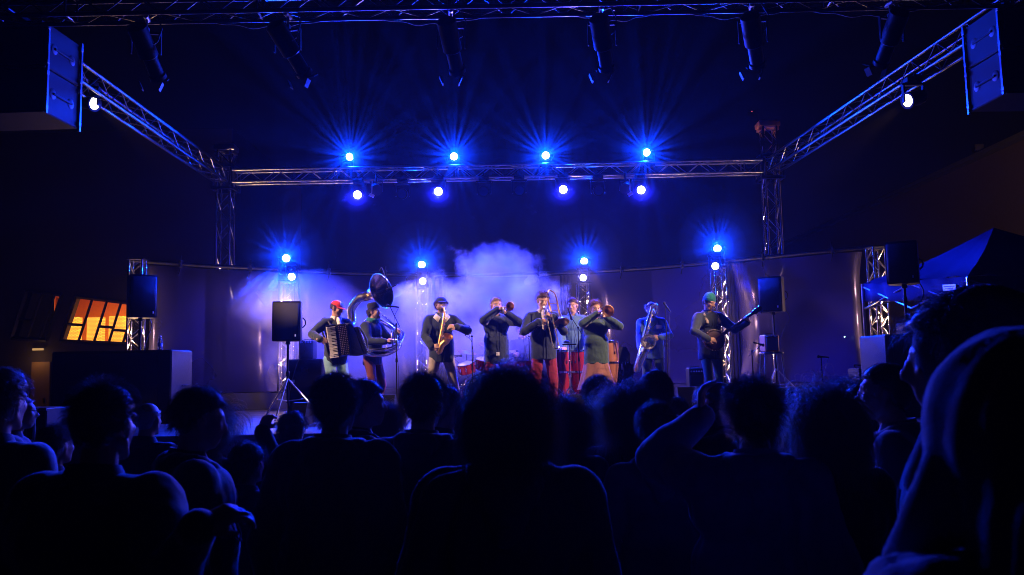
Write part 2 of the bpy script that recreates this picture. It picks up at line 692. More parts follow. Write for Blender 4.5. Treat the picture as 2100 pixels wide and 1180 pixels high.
# ================================================================ lamps
BLUE = (0.0, 0.035, 1.0)
DEEP = (0.012, 0.014, 1.0)
LAV = (0.3, 0.22, 1.0)
WARM = (1.0, 0.56, 0.28)
LENS_B = emitter('lens_blue_white', (0.55, 0.72, 1.0), 30)
LENS_D = emitter('lens_deep_blue', (0.5, 0.5, 1.0), 22)
LENS_W = emitter('lens_white', (1.0, 0.86, 0.8), 9)
LENS_T = emitter('lens_warm', (1.0, 0.6, 0.3), 6)
LENS_OFF = mat('dark_lens', (0.02, 0.03, 0.08), 0.08, spec=1.0)


def gobo(seed):
    """a ring of petals in the lamp's own optics breaks its beam into rays"""
    def f(d):
        d.use_nodes = True
        nt = d.node_tree
        em = nt.nodes['Emission']
        tc = nt.nodes.new('ShaderNodeTexCoord')
        sp = nt.nodes.new('ShaderNodeSeparateXYZ')
        at2 = nt.nodes.new('ShaderNodeMath')
        at2.operation = 'ARCTAN2'
        nt.links.new(tc.outputs['Normal'], sp.inputs[0])
        nt.links.new(sp.outputs['Y'], at2.inputs[0])
        nt.links.new(sp.outputs['X'], at2.inputs[1])
        s1 = nt.nodes.new('ShaderNodeTexNoise')
        s1.noise_dimensions = '1D'
        s1.inputs['Scale'].default_value = 8.0
        s1.inputs['Detail'].default_value = 1.0
        ad = nt.nodes.new('ShaderNodeMath')
        ad.operation = 'ADD'
        ad.inputs[1].default_value = 17.3 * seed
        nt.links.new(at2.outputs[0], ad.inputs[0])
        nt.links.new(ad.outputs[0], s1.inputs['W'])
        mr = nt.nodes.new('ShaderNodeMapRange')
        mr.inputs[1].default_value = 0.42
        mr.inputs[2].default_value = 0.62
        mr.inputs[3].default_value = 0.05
        mr.inputs[4].default_value = 3.4
        nt.links.new(s1.outputs['Fac'], mr.inputs[0])
        nt.links.new(mr.outputs[0], em.inputs['Strength'])
    return f


def beam_mask(sign, t=.165):
    """strength mask added to the lamp, cuts its beam off the backdrop"""
    def f(d):
        d.use_nodes = True
        nt = d.node_tree
        em = nt.nodes['Emission']
        tc = nt.nodes.new('ShaderNodeTexCoord')
        sp = nt.nodes.new('ShaderNodeSeparateXYZ')
        nt.links.new(tc.outputs['Normal'], sp.inputs[0])
        ab = nt.nodes.new('ShaderNodeMath')
        ab.operation = 'ABSOLUTE'
        nt.links.new(sp.outputs['Z'], ab.inputs[0])
        dv = nt.nodes.new('ShaderNodeMath')
        dv.operation = 'DIVIDE'
        nt.links.new(sp.outputs['Y'], dv.inputs[0])
        nt.links.new(ab.outputs[0], dv.inputs[1])
        mr = nt.nodes.new('ShaderNodeMapRange')
        mr.inputs[1].default_value = sign * (t + .03)
        mr.inputs[2].default_value = sign * (t - .03)
        mr.inputs[3].default_value = 0.0
        mr.inputs[4].default_value = 1.0
        nt.links.new(dv.outputs[0], mr.inputs[0])
        nt.links.new(mr.outputs[0], em.inputs['Strength'])
    return f


def moving_head(p, d, label, group, lens=LENS_B, up=True, r=.075, name='moving_head'):
    """a lamp head in a yoke on a base; d is where the lens points"""
    d = Vector(d).normalized()
    t = thing(name, label, 'stage light', p, 0, group)
    x, y, z = frame_z(d)
    s = 1 if up else -1
    MB().lathe([(r * .5, -.30), (r * .95, -.28), (r * 1.15, -.2), (r * 1.15, -.1), (r * 1.3, -.03), (r * 1.3, .0), (r * 1.05, .0), (r * 1.0, -.015)], (0, 0, 0), d, 24).build('head', BLACKM, t)
    MB().lathe([(.001, -.006), (r * .5, -.002), (r * .95, -.008)], (0, 0, 0), d, 24, cap=False).build('lens', lens, t)
    c = Vector((0, 0, 0)) - d * .12
    yk = MB()
    side = Vector((1, 0, 0))
    for sx in (-1, 1):
        yk.box(c + side * sx * (r * 1.4 + .012) + Vector((0, 0, -s * .07)), (.022, .07, .24), bev=.006)
    yk.box(c + Vector((0, 0, -s * .195)), (r * 2.8 + .07, .08, .03), bev=.006)
    yk.build('yoke', BLACKM, t)
    MB().box(c + Vector((0, 0, -s * .25)), (.2, .16, .08), bev=.012).build('base', BLACKM, t)
    return t


GLOWS = []
HEADG = 'moving heads above the rear truss'
for k, (px, py, where) in enumerate(((717, 322, 'nearest the window side tower'), (931, 321, 'above the alto saxophonist'), (1119, 319, 'above the trombonist'), (1326, 313, 'above the baritone sax player'))):
    p = at(px, py, 15.9)
    t = moving_head(p, (-p.x * .25, -1, -.12), 'blazing lamp with rays on the rear truss ' + where, HEADG)
    MB().tube([(0, .1, -.28), (0, .1, -.42)], .02).build('stem', BLACKM, t)
    GLOWS.append((p, 1.0))
    lamp('beam', 'SPOT', Vector((-p.x * .25, -1, -.12)).normalized() * .03, Vector((0, 0, 1.9)) - p, 1100, BLUE, t, .02, 165, .5, gobo(k + 1))
for k, (px, py, where) in enumerate(((733, 400, 'above the accordion player'), (899, 393, 'above the capped saxophonist'), (1155, 389, 'above the trombonist and conga player'), (1315, 390, 'above the baritone sax player'))):
    p = at(px, py, 15.8)
    t = moving_head(p, (0, -1, -.3), 'round deep blue lamp under the rear truss ' + where, 'blue wash lamps under the rear truss', LENS_D, False, .082, 'wash_light')
    MB().tube([(0, .1, .28), (0, .1, .42)], .02).build('hook', BLACKM, t)
    GLOWS.append((p, .5))
    lamp('beam', 'SPOT', (0, -.04, -.01), (0, -.62, -1), 1500, DEEP, t, .05, 165, .6)
off = None
for k, (px, py, where) in enumerate(((824, 398, 'between the first two lit wash lamps'), (992, 393, 'nearer the capped saxophonist of the middle pair'), (1065, 391, 'nearer the trombonist of the middle pair'), (1228, 391, 'between the last two lit wash lamps'))):
    p = at(px, py, 15.8)
    lab = 'unlit round lamp under the rear truss ' + where
    if off is None:
        off = moving_head(p, (0, -1, -.2), lab, 'unlit lamps under the rear truss', LENS_OFF, False, .085, 'wash_light')
        MB().tube([(0, .1, .28), (0, .1, .42)], .02).build('hook', BLACKM, off)
    else:
        copy_thing(off, p, 0, lab)
for px, py, lab, s in ((765, 388, 'dark spotlight with a pale upright glint under the rear truss left of the unlit lamp', 1), (1290, 385, 'dark spotlight with a pale upright glint beside the last blue wash lamp', -1)):
    p = at(px, py, 15.75)
    t = thing('spotlight', lab, 'stage light', p, 0, 'barn door spotlights under the rear truss')
    MB().lathe([(.06, -.2), (.09, -.16), (.09, .06), (.11, .08), (.11, .1)], (s * .06, 0, 0), (s * .3, -1, -.5), 18).build('body', BLACKM, t)
    MB().box((0, -.13, 0), (.02, .012, .26), Matrix.Rotation(s * R(4), 3, 'Y')).build('glint_door', CHALK, t)  # white bars stand for light glinting off the yoke edges
    MB().box((s * -.005, -.12, -.15), (.1, .012, .06), Matrix.Rotation(s * R(30), 3, 'Y')).build('glint_door', CHALK, t)
    MB().box((s * .06, .02, .14), (.24, .03, .02)).box((s * .06 - .12, .02, .05), (.01, .03, .2)).box((s * .06 + .12, .02, .05), (.01, .03, .2)).tube([(s * .06, .02, .14), (s * .06, .02, .3)], .02).build('yoke', BLACKM, t)


# ---- totems: short lattice towers lit warm from inside, two blue lamps each
def totem(px, ztop, label, Y=None, w=.22, lit=1.0, zb=SZ + .33, wat=120):
    X, Yp = arc(px)
    Y = Y or Yp - .55
    X = at(px, 680, Y).x
    t = thing('lattice_totem', label, 'totem', (X, Y, zb), R(8), 'lit lattice totems along the backdrop')
    sub = bpy.data.objects.new('mast', None)
    C.objects.link(sub)
    sub.parent = t
    sub.rotation_euler = (0, R(-90), 0)
    truss_parts(ztop - zb, w, cell=.2, rc=.02, rb=.008, par=sub, m=CHROME)
    MB().box((0, 0, .012), (.5, .5, .02)).build('base_plate', BLACKM, t)
    MB().box((0, 0, ztop - zb + .01), (w + .08, w + .08, .015)).build('top_plate', BLACKM, t)
    if lit:
        MB().lathe([(.05, .02), (.06, .03), (.06, .14), (.052, .145)], (0, 0, 0), (0, 0, 1), 16).build('uplight', BLACKM, t)
        MB().lathe([(.001, .147), (.05, .147)], (0, 0, 0), (0, 0, 1), 16, cap=False).build('lens', LENS_T, t)
        lamp('warm_glow', 'SPOT', (0, -.0, .17), (0, 0, 1), wat * 3 * lit, WARM, t, .04, 100, .6)
        for kz in (.55, 1.15, 1.75):
            lamp('warm_glow', 'POINT', (0, .0, kz), (0, 0, 1), wat * .18 * lit, WARM, t, .03)
    return t, X, Y


TOT = ((587, 530, 598, 568, 3.5, 'lattice totem behind the speaker on a tripod'), (865, 543, 867, 577, 3.45, 'lattice totem half lost in the smoke behind the capped saxophonist'),
       (1198, 536, 1196, 570, 3.5, 'lattice totem behind the conga player'), (1471, 510, 1467, 546, 3.62, 'lattice totem behind the banjo player'))
for k, (px, py, qx, qy, zt, lab) in enumerate(TOT):
    t, X, Y = totem(px + (8 if k == 3 else 0), zt, 'warm lit silver ' + lab, lit=(1, .5, 1, 1)[k])
    p = at(px, py, Y)
    q = at(qx, qy, Y - .2)
    h = moving_head(p, (-p.x * .1, -1, .05), 'blazing ray lamp on the ' + lab, 'ray lamps on the totems')
    lamp('beam', 'SPOT', (0, -.03, 0), Vector((0, 0, 3.6)) - p, 1000, BLUE, h, .02, 165, .5, gobo(k + 11))
    GLOWS.append((p, 1.0))
    h2 = moving_head(q, (-q.x * .06, -1, -.05), 'lower round lamp on the ' + lab, 'lower lamps on the totems', LENS_D, False, .07, 'wash_light')
    lamp('beam', 'SPOT', (0, -.04, 0), (-q.x * .06, -1, -.12), 700 if k in (1, 2) else 1000, LAV if k in (1, 2) else BLUE, h2, .05, 120, .7)
totem(278, 3.80, 'warm lit lattice totem behind the box with the water bottle', Y=14.6, lit=1.8)
totem(1806, 3.78, 'warm lit lattice totem at the canopy end of the backdrop', Y=14.7, lit=1.8)
MB()
# ---- two white key lamps on the side trusses
for px, py, Y, sx, lab in ((195, 213, 10.9, 1, 'small bright white lamp under the side truss next to the window side speakers'), (1860, 207, 10.6, -1, 'small bright white lamp under the side truss on the canopy side')):
    p = at(px, py, Y)
    d = Vector((sx * .93, -.3, -.3)).normalized()
    t = moving_head(p, d, lab, 'white key lamps on the side trusses', LENS_W, False, .085, 'key_light')
    MB().tube([(-sx * .1, -.05, .25), (-sx * .1, -.05, TZ - .1 - p.z)], .02).build('hook', BLACKM, t)
    aim = Vector((-sx * .2, 13.0, 1.95)) - p
    lamp('beam', 'SPOT', d * .1 + Vector((0, .04, -.06)), aim, 2900 if sx < 0 else 2300, (1.0, .60, .42), t, .06, 46, .5, beam_mask(1))
# cool white flank lamps stay off; profile spots on the front truss
prof = None
for px, Y, rz, lab in ((300, YF, .2, 'hanging above the window side truss end'), (590, YF, -.2, 'above the gap between the window tower and accordion'), (925, YF, .1, 'above the capped saxophonist'),
                       (1235, YF, 0, 'with the open flaps above the curly trumpeter'), (1545, YF, -.15, 'above the banjo player'), (1830, YF, .3, 'beside the canopy side speakers')):
    p = at(px, 85, Y)
    p.z = TZ - .43
    lab = 'unlit spotlight on the front truss ' + lab
    if prof is None:
        t = thing('profile_spotlight', lab, 'stage light', p, rz, 'unlit profile spotlights on the front truss')
        MB().lathe([(.06, -.28), (.1, -.25), (.1, .08), (.075, .1), (.075, .3), (.09, .31), (.09, .35)], (0, 0, 0), (.25, .9, -.75), 18).build('body', BLACKM, t)
        MB().box((0, 0, .17), (.3, .03, .02)).box((-.145, 0, .06), (.012, .03, .24)).box((.145, 0, .06), (.012, .03, .24)).build('yoke', CABINET, t)
        MB().box((0, 0, .2), (.05, .05, .06)).tube([(0, 0, .2), (0, 0, .34)], .014).tube([(0, -.06, .34), (0, .06, .34)], .03).build('clamp', ALU, t)
        cb = [Vector((.1, 0, .36)), Vector((.16, -.03, .22)), Vector((.12, -.05, .06)), Vector((.02, -.08, -.02)), Vector((-.03, -.1, .12))]
        MB().tube(cb, .008, 6).build('cable', RUBBER, t)
        for s in (-1, 1):
            MB().box((s * .1, .26, -.32), (.012, .08, .09), Matrix.Rotation(s * .4, 3, 'Y')).build('flap', BLACKM, t)
        MB().box((.06, .37, -.2), (.18, .12, .008), Matrix.Rotation(.5, 3, 'X')).build('flap', BLACKM, t)
        prof = t
    else:
        copy_thing(prof, p, rz, lab)

VS = 'EQUIANGULAR'
# ---- haze and smoke
def volume(name, mbox, density, col, noise_f=None, aniso=0.3):
    m = bpy.data.materials.new(name)
    m.use_nodes = True
    nt = m.node_tree
    nt.nodes.remove(nt.nodes['Principled BSDF'])
    v = nt.nodes.new('ShaderNodeVolumePrincipled')
    v.inputs['Color'].default_value = (*col, 1)
    v.inputs['Density'].default_value = density
    v.inputs['Anisotropy'].default_value = aniso
    nt.links.new(v.outputs[0], nt.nodes['Material Output'].inputs['Volume'])
    if noise_f:
        noise_f(nt, v)
    o = mbox.build(name, m, smooth=False)
    m.cycles.volume_sampling = VS
    o['kind'] = 'stuff'
    return o


HAZE = 0.0004
VS = 'EQUIANGULAR'
volume('haze', MB().box((2, 23, 4.2), (60, 58, 10.6)), HAZE, (.9, .9, .95), aniso=.78)

for kk, (rad_, den_) in enumerate(((.8, .005), (.52, .015), (.3, .03))):  # mist balls added round the lit lamps to carry their glow and rays
    gm = MB()
    for p, g in GLOWS:
        gm.ell(p + Vector((0, -.3 * g * rad_, .1 * g * rad_)), (rad_ * g, .8 * rad_ * g, rad_ * g), nu=24, nv=16)
    volume('glow_mist', gm, den_, (.85, .92, 1.0), aniso=.35)


def cloud_nodes(cx, sx, dens, lo, hi, sc=1.0, seed=0, nw=1.0):
    def f(nt, v):
        tc = nt.nodes.new('ShaderNodeTexCoord')
        n = nt.nodes.new('ShaderNodeTexNoise')
        n.inputs['Scale'].default_value = sc
        n.inputs['Detail'].default_value = 7
        n.inputs['Roughness'].default_value = .62
        n.inputs['Distortion'].default_value = .35
        n.noise_dimensions = '4D'
        n.inputs['W'].default_value = seed
        nt.links.new(tc.outputs['Object'], n.inputs['Vector'])
        # fall off from the puff centres
        tot = None
        for c, s in zip(cx, sx):
            mp = nt.nodes.new('ShaderNodeMapping')
            mp.vector_type = 'POINT'
            mp.inputs['Scale'].default_value = [1 / k for k in s]
            mp.inputs['Location'].default_value = [-a / k for a, k in zip(c, s)]
            nt.links.new(tc.outputs['Object'], mp.inputs['Vector'])
            ln = nt.nodes.new('ShaderNodeVectorMath')
            ln.operation = 'LENGTH'
            nt.links.new(mp.outputs[0], ln.inputs[0])
            mr = nt.nodes.new('ShaderNodeMapRange')
            mr.inputs[1].default_value = 1.0
            mr.inputs[2].default_value = 0.0
            mr.inputs[3].default_value = 0.0
            mr.inputs[4].default_value = 1.0
            nt.links.new(ln.outputs['Value'], mr.inputs[0])
            if tot is None:
                tot = mr.outputs[0]
            else:
                mxn = nt.nodes.new('ShaderNodeMath')
                mxn.operation = 'MAXIMUM'
                nt.links.new(tot, mxn.inputs[0])
                nt.links.new(mr.outputs[0], mxn.inputs[1])
                tot = mxn.outputs[0]
        ad = nt.nodes.new('ShaderNodeMath')
        ad.operation = 'MULTIPLY_ADD'
        nt.links.new(n.outputs['Fac'], ad.inputs[0])
        ad.inputs[1].default_value = nw
        nt.links.new(tot, ad.inputs[2])
        m2 = nt.nodes.new('ShaderNodeMapRange')
        m2.inputs[1].default_value = lo
        m2.inputs[2].default_value = hi
        m2.inputs[3].default_value = 0
        m2.inputs[4].default_value = dens
        nt.links.new(ad.outputs[0], m2.inputs[0])
        nt.links.new(m2.outputs[0], v.inputs['Density'])
    return f


def ball(px, py, Y, rx, ry, rz):
    return tuple(at(px, py, Y)), (rx, ry, rz)


puffs = [ball(1030, 620, 15.6, 1.7, .9, 1.25), ball(1010, 565, 15.6, 1.1, .7, .8), ball(900, 640, 15.4, 1.4, .9, .95), ball(845, 610, 15.6, .55, .6, .5), ball(1080, 660, 15.4, 1.0, .7, .8), ball(960, 700, 15.3, 1.3, .8, .9)]
cs, ss = zip(*puffs)
volume('smoke', MB().box((-.55, 15.5, 3.05), (6.4, 2.2, 3.9)), 0, (.95, .93, 1.0), cloud_nodes(cs, ss, 4.0, 1.0, 2.5, 1.9, 2.0, 1.45), .2)
puffs = [ball(720, 720, 15.0, 2.2, 1.6, 1.35), ball(640, 640, 15.4, 1.3, 1.2, 1.1), ball(820, 690, 14.8, 1.5, 1.2, 1.2), ball(560, 620, 15.5, 1.2, 1.0, .8), ball(1000, 720, 14.6, 1.8, 1.2, .9)]
cs, ss = zip(*puffs)
volume('smoke', MB().box((-2.2, 15.4, 2.8), (8.0, 2.8, 3.4)), 0, (.9, .92, 1.0), cloud_nodes(cs, ss, 1.2, .72, 1.8, 1.0, 5.0, .9), .2)
# ================================================================ people
def rotz(a): return Matrix.Rotation(a, 3, 'Z')


def ik(a, c, l1, l2, hint):
    """middle joint between a and c"""
    a, c, hint = Vector(a), Vector(c), Vector(hint)
    d = c - a
    L = min(d.length, (l1 + l2) * .995)
    d.normalize()
    x = (l1 * l1 - l2 * l2 + L * L) / (2 * L)
    h = math.sqrt(max(0, l1 * l1 - x * x))
    n = (hint - d * hint.dot(d))
    n = n.normalized() if n.length > 1e-6 else Vector((0, 0, -1))
    return a + d * x + n * h, a + d * L


HS = {}                                            # head frame of the last person, for hats


def head_parts(mb, hc, Rm, s=1.0, nose=1.0, chin=1.0):
    def T(p): return hc + Rm @ (Vector(p) * s)
    def E(p, r): mb.ell(T(p), [k * s for k in r], Rm, 18, 12)
    E((0, .016, .034), (.075, .094, .084))
    E((0, -.028, -.022), (.063, .062, .082))
    E((0, -.05, -.088), (.034 * chin, .034, .026))
    for k in (-1, 1):
        mb.cap(T((k * .054, .0, -.05)), T((k * .02, -.06, -.092)), .02 * s, .02 * s)
        E((k * .034, -.062, -.018), (.024, .022, .022))
        mb.cap(T((k * .012, -.082, .03)), T((k * .05, -.066, .026)), .011 * s, .009 * s)
        E((k * .079, .012, -.008), (.008, .02, .032))
        E((k * .083, .02, .008), (.008, .016, .016))
        E((k * .011, -.098, -.032), (.009, .01, .008))
    mb.cap(T((0, -.084, .018)), T((0, -.108 * nose, -.026)), .009 * s, .0125 * s)
    mb.cap(T((-.018, -.085, -.058)), T((.018, -.085, -.058)), .008 * s, .008 * s)
    mb.cap(T((-.014, -.083, -.072)), T((.014, -.083, -.072)), .009 * s, .009 * s)


def hand_parts(mb, w, d, up, side, curl=.6, s=1.0, spread=.12, out=None):
    """w wrist, d pointing direction, up = back of the hand, side=+1/-1 thumb side along (d x up)"""
    w, d, up = Vector(w), Vector(d).normalized(), Vector(up)
    up = (up - d * up.dot(d)).normalized()
    lat = d.cross(up) * side
    # palm
    pc = w + d * .05 * s
    rot = Matrix((lat, d, up)).transposed()
    mb.ell(pc, (.041 * s, .052 * s, .016 * s), rot, 14, 10)
    mb.ell(w + d * .07 * s, (.042 * s, .026 * s, .014 * s), rot, 14, 10)
    mb.cap(w - d * .03 * s, w + d * .02 * s, .026 * s, .024 * s)
    lens = (.072, .082, .076, .06)
    tips = []
    for k in range(4):
        off = (.030 - .020 * k) * s
        a = w + d * (.088 - .004 * abs(k - 1)) * s + lat * off
        fd = (d + lat * (spread * (1.5 - k) * .6)).normalized()
        ang = curl * (1 + .12 * (k - 1.5))
        p, L = a, lens[k] * s
        pts = [p - fd * .02 * s]
        cur = 0
        pts.append(p)
        for j, fr in enumerate((.45, .32, .23)):
            cur += ang * (.8, 1.0, .7)[j]
            v = fd * math.cos(cur) - up * math.sin(cur)
            p = p + v * L * fr
            pts.append(p)
        mb.limb(pts, [.010 * s, .0098 * s, .0088 * s, .008 * s, .007 * s], 8)
        tips.append(p)
    a = w + d * .028 * s + lat * .03 * s
    v1 = (d * .62 + lat * .72 - up * .25 * (0.5 + curl)).normalized()
    v2 = (d * .85 + lat * (.3 - curl * .3) - up * .4 * curl).normalized()
    mb.limb([w + d * .015 * s + lat * .01 * s, a, a + v1 * .034 * s, a + v1 * .034 * s + v2 * .03 * s], [.014 * s, .0125 * s, .0105 * s, .008 * s], 8)
    return tips


def basis(yaw=0, pitch=0, roll=0):
    return Matrix.Rotation(yaw, 3, 'Z') @ Matrix.Rotation(pitch, 3, 'X') @ Matrix.Rotation(roll, 3, 'Y')


from mathutils.bvhtree import BVHTree


def jacket_trim(jk, root, hip, nb, TR, s, hemlen, m, on):
    """button band, pockets and hem seam laid on the jacket's own surface"""
    if not on:
        return
    me = jk.data
    bvh = BVHTree.FromPolygons([v.co for v in me.vertices], [p.vertices for p in me.polygons])

    def hit(x, z, off=.004, back=False):
        sy = 1 if back else -1
        c = nb.lerp(hip, min(1, max(0, (nb.z - z) / max(.1, nb.z - hip.z))))
        o = c + TR @ Vector((x, sy * .6, 0))
        o.z = z
        r = bvh.ray_cast(o, TR @ Vector((0, -sy, 0)))
        return r[0] + r[1] * off if r[0] is not None else None

    def strip(pts, name, w=.004):
        pts = [p for p in pts if p is not None]
        if len(pts) > 2:
            MB().tube(pts, w * s, 5).build(name, m, root)
    z0, z1 = hip.z - (.1 + hemlen) * s, nb.z - .12 * s
    strip([hit(-.018 * s, z) for z in np.linspace(z0, z1, 22)], 'placket', .0045)
    strip([hit(.022 * s, z) for z in np.linspace(z0, z1, 22)], 'placket', .0045)
    for k in (-1, 1):
        zc = nb.z - .2 * s
        c = [(k * .055, 0), (k * .125, 0), (k * .125, -.1), (k * .09, -.12), (k * .055, -.1), (k * .055, 0)]
        pts = []
        for i in range(len(c) - 1):
            for u in (0, .33, .66):
                x = c[i][0] + (c[i + 1][0] - c[i][0]) * u
                z = c[i][1] + (c[i + 1][1] - c[i][1]) * u
                pts.append(hit(x * s, zc + z * s))
        strip(pts + pts[:1], 'pocket', .004)


def person(loc, rz, label, H=1.78, jacket=None, trousers=None, hands=None, head=(0, 0, 0), lean=(0, 0), twist=0,
           feet=None, build=1.0, group=None, skin=SKIN, vox=.0075, shirt=None, open_front=False, hemlen=.0, skirt=None,
           shoe=None, hips_y=0, folds=1.0, elbows=None, arm_hang=.1, head_fwd=0.0, hair=None, cvox=.012, eyes=True, bulk=1.0, hoodie=False, kneebend=0, trims=True):
    """faces -Y locally. hands: dict side -> (wrist, dir, up, curl); side -1 = their right = image left when facing the camera"""
    s = H / 1.78
    root = thing('person', label, 'person', loc, rz, group)
    lx, ly = lean
    hip = Vector((0, hips_y, (.93 - kneebend) * s))
    chest = Vector((lx * .6, hips_y + ly * .6, hip.z + .36 * s))
    nb = Vector((lx, hips_y + ly, hip.z + .565 * s))
    hc = nb + Vector((0, -.035 - head_fwd, .165)) * s
    HR = basis(*head)
    mb = MB()
    pelvis_r = .15 * build
    # torso
    TR = basis(twist)
    def S(p, r): mb.ell(p, [k * s for k in r], TR, 20, 14)
    S(hip + Vector((0, 0, .02)), (.155 * build, .11 * build, .12))
    S((hip + chest) / 2, (.135 * build, .1 * build, .17))
    S(chest + Vector((0, 0, .04 * s)), (.16 * build, .11 * build, .17))
    sh = {}
    for k in (-1, 1):
        p = nb + TR @ (Vector((k * .175 * (0.85 + .15 * build), .01, -.065)) * s)
        sh[k] = p
        mb.cap(nb + Vector((k * .05, 0, -.03)) * s, p, .055 * s, .058 * s)
    mb.cap(nb + Vector((0, .015, -.05)) * s, hc + HR @ Vector((0, .018, -.06)) * s, .062 * s, .052 * s)
    head_parts(mb, hc, HR, s)
    arms = {}
    for k in (-1, 1):
        if hands and k in hands:
            w, d, up, curl = hands[k][:4]
            hint = (elbows or {}).get(k, (k * .6, .15, -1))
            el, w = ik(sh[k], w, .30 * s, .265 * s, hint)
        else:
            d = Vector((k * .05, -.25, -1))
            up = Vector((k, 0, 0))
            curl = .45
            w = sh[k] + Vector((k * arm_hang * .9, -.05, -.54)) * s
            el, w = ik(sh[k], w, .30 * s, .265 * s, (k * .5, .8, 0))
        if d is None:
            d = w - el
        arms[k] = (el, w, Vector(d))
        mb.limb([sh[k], el, w], [.052 * s * build, .041 * s, .027 * s])
        if hands and k in hands or vox < .009:
            th = 1 if k < 0 else -1
            if hands and k in hands and len(hands[k]) > 4:
                th = hands[k][4]
            hand_parts(mb, w, d, up, th, curl, s)
        else:
            mb.ell(w + Vector(d).normalized() * .07 * s, (.03 * s, .04 * s, .07 * s))
    fl = {}
    for k in (-1, 1):
        h = hip + Vector((k * .09 * s, 0, -.02 * s))
        ft = Vector((feet or {}).get(k, (k * .12 * s, hips_y, 0)))
        ank = ft + Vector((0, .03 * s, .085 * s))
        kn, ank = ik(h, ank, .435 * s, .425 * s, (k * .1, -1, 0))
        fl[k] = (h, kn, ank, ft)
        mb.limb([h, kn, ank], [.082 * s * build, .055 * s, .038 * s])
        mb.cap(ank + Vector((0, .0, -.04)) * s, ft + Vector((k * .03, -.13, .03)) * s, .035 * s, .032 * s)
    body = remeshed(mb, 'body', skin, vox, 2, root)
    # trousers
    if skirt:
        m = MB()
        prof = [(.15, .12), (.17, 0), (.22, -.25), (.30, -.55)]
        nk = 48
        P = []
        for r, h in prof:
            row = []
            for i in range(nk + 1):
                a = 2 * math.pi * i / nk
                rr = (r + .03 * math.sin(a * 7) * (-h + .12) * 1.2) * s
                row.append((hip.x + rr * math.cos(a), hip.y + rr * .75 * math.sin(a), hip.z + h * s))
            P.append(row)
        m.grid(P)
        m.tube([(hip.x, hip.y, hip.z), (hip.x, hip.y, hip.z + .12 * s)], .12 * s, 16)
        m.build('skirt', skirt, root)
    if trousers:
        m = MB()
        m.ell(hip + Vector((0, 0, .02 * s)), [.165 * s * build, .122 * s * build, .12 * s])
        for k in (-1, 1):
            h, kn, ank, ft = fl[k]
            m.limb([h, kn, ank + Vector((0, 0, .0))], [.094 * s * build, .068 * s, .058 * s])
            m.cap(ank, ank + Vector((0, 0, -.025 * s)), .058 * s, .055 * s)
        remeshed(m, 'trousers', trousers, cvox, 2, root, [(.006 * folds, .09), (.016 * folds, .2)])
    for k in (-1, 1):
        h, kn, ank, ft = fl[k]
        m = MB()
        m.cap(ft + Vector((0, .045, .045)) * s, ft + Vector((k * .02, -.1, .04)) * s, .045 * s, .042 * s)
        m.cap(ft + Vector((0, .04, .09)) * s, ft + Vector((0, .0, .07)) * s, .044 * s, .046 * s)
        m.cap(ft + Vector((k * .02, -.1, .035)) * s, ft + Vector((k * .035, -.17, .03)) * s, .042 * s, .03 * s)
        for v in m.v:
            v[:, 2] = np.maximum(v[:, 2], 0.002)
        m.build('shoe', shoe or RUBBER, root)
    # jacket / shirt
    if jacket:
        m = MB()
        b = build * bulk
        def J(p, r, mm): mm.ell(p, [q * s for q in r], TR, 22, 14)
        J(chest + Vector((0, .005, .05 * s)), (.188 * b, .135 * b, .18), m)
        J((hip + chest) / 2 + Vector((0, 0, .02)), (.182 * b, .145 * b, .22), m)
        m.lathe([(.17 * s * b, -.01), (.178 * s * b, .0), (.18 * s * b, .1), (.178 * s * b, .3), (.12 * s * b, .4)], hip + Vector((0, 0, -.11 - hemlen)) * s, (0, 0, 1), 28)
        for v in m.v[-1:]:
            v[:, 1] = hip.y + (v[:, 1] - hip.y) * .78
        for k in (-1, 1):
            el, w, d = arms[k]
            m.cap(nb + Vector((k * .035, .012, -.035)) * s, sh[k] + Vector((k * .004, 0, -.004)), .074 * s, .08 * s)
            aw = w + (el - w).normalized() * .02 * s
            m.limb([sh[k], el, aw], [.079 * s * (b * .5 + .5), .066 * s * (b * .5 + .5), .056 * s])
            m.cap(aw, aw + (w - el).normalized() * .012, .057 * s, .055 * s)
        jk = remeshed(m, 'jacket' if not shirt or open_front else 'shirt', jacket, cvox, 2, root, [(.007 * folds, .09), (.026 * folds, .22)])
        jacket_trim(jk, root, hip, nb, TR, s, hemlen, jacket, skirt is None and trims)
        # collar
        m = MB()
        cz = nb + Vector((0, .012, -.0)) * s
        P = []
        for i in range(25):
            a = R(-62) + R(304) * i / 24 if open_front or True else 0
            row = []
            for r, h in ((.064, .035), (.072, .045), (.084, .012), (.092, -.022)):
                row.append(tuple(cz + Vector((r * math.cos(a) * 1.02, r * math.sin(a) * .95 + .0, h + .012 * math.sin(a))) * s))
            P.append(row)
        m.grid(P)
        co = m.build('collar', shirt or jacket, root)
        sm = co.modifiers.new('t', 'SOLIDIFY')
        sm.thickness = .006
        co.rotation_euler = (0, 0, 0)
        if shirt and open_front:
            m = MB()
            m.ell(chest + Vector((0, -.038, .05)) * s, (.055 * s, .122 * s * b, .2 * s), TR, 20, 14)
            remeshed(m, 'shirt', shirt, cvox, 1, root, [(.01, .08)])
    if eyes:
        eye_m = mat('eye_white', (.4, .36, .33), .3, var=0)
        for k in (-1, 1):
            e = MB().ell(hc + HR @ (Vector((k * .031, -.0735, .004)) * s), [.0115 * s] * 3, HR, 12, 8).build('eye', eye_m, root)
            MB().ell(hc + HR @ (Vector((k * .031, -.083, .003)) * s), [.0065 * s, .003 * s, .0060 * s], HR, 10, 6).build('iris', mat('iris', (.03, .02, .015), .2, var=0), e)
    HS['hc'], HS['HR'], HS['s'], HS['root'] = hc, HR, s, root
    if hair:
        hair_on(root, hc, HR, s, **hair)
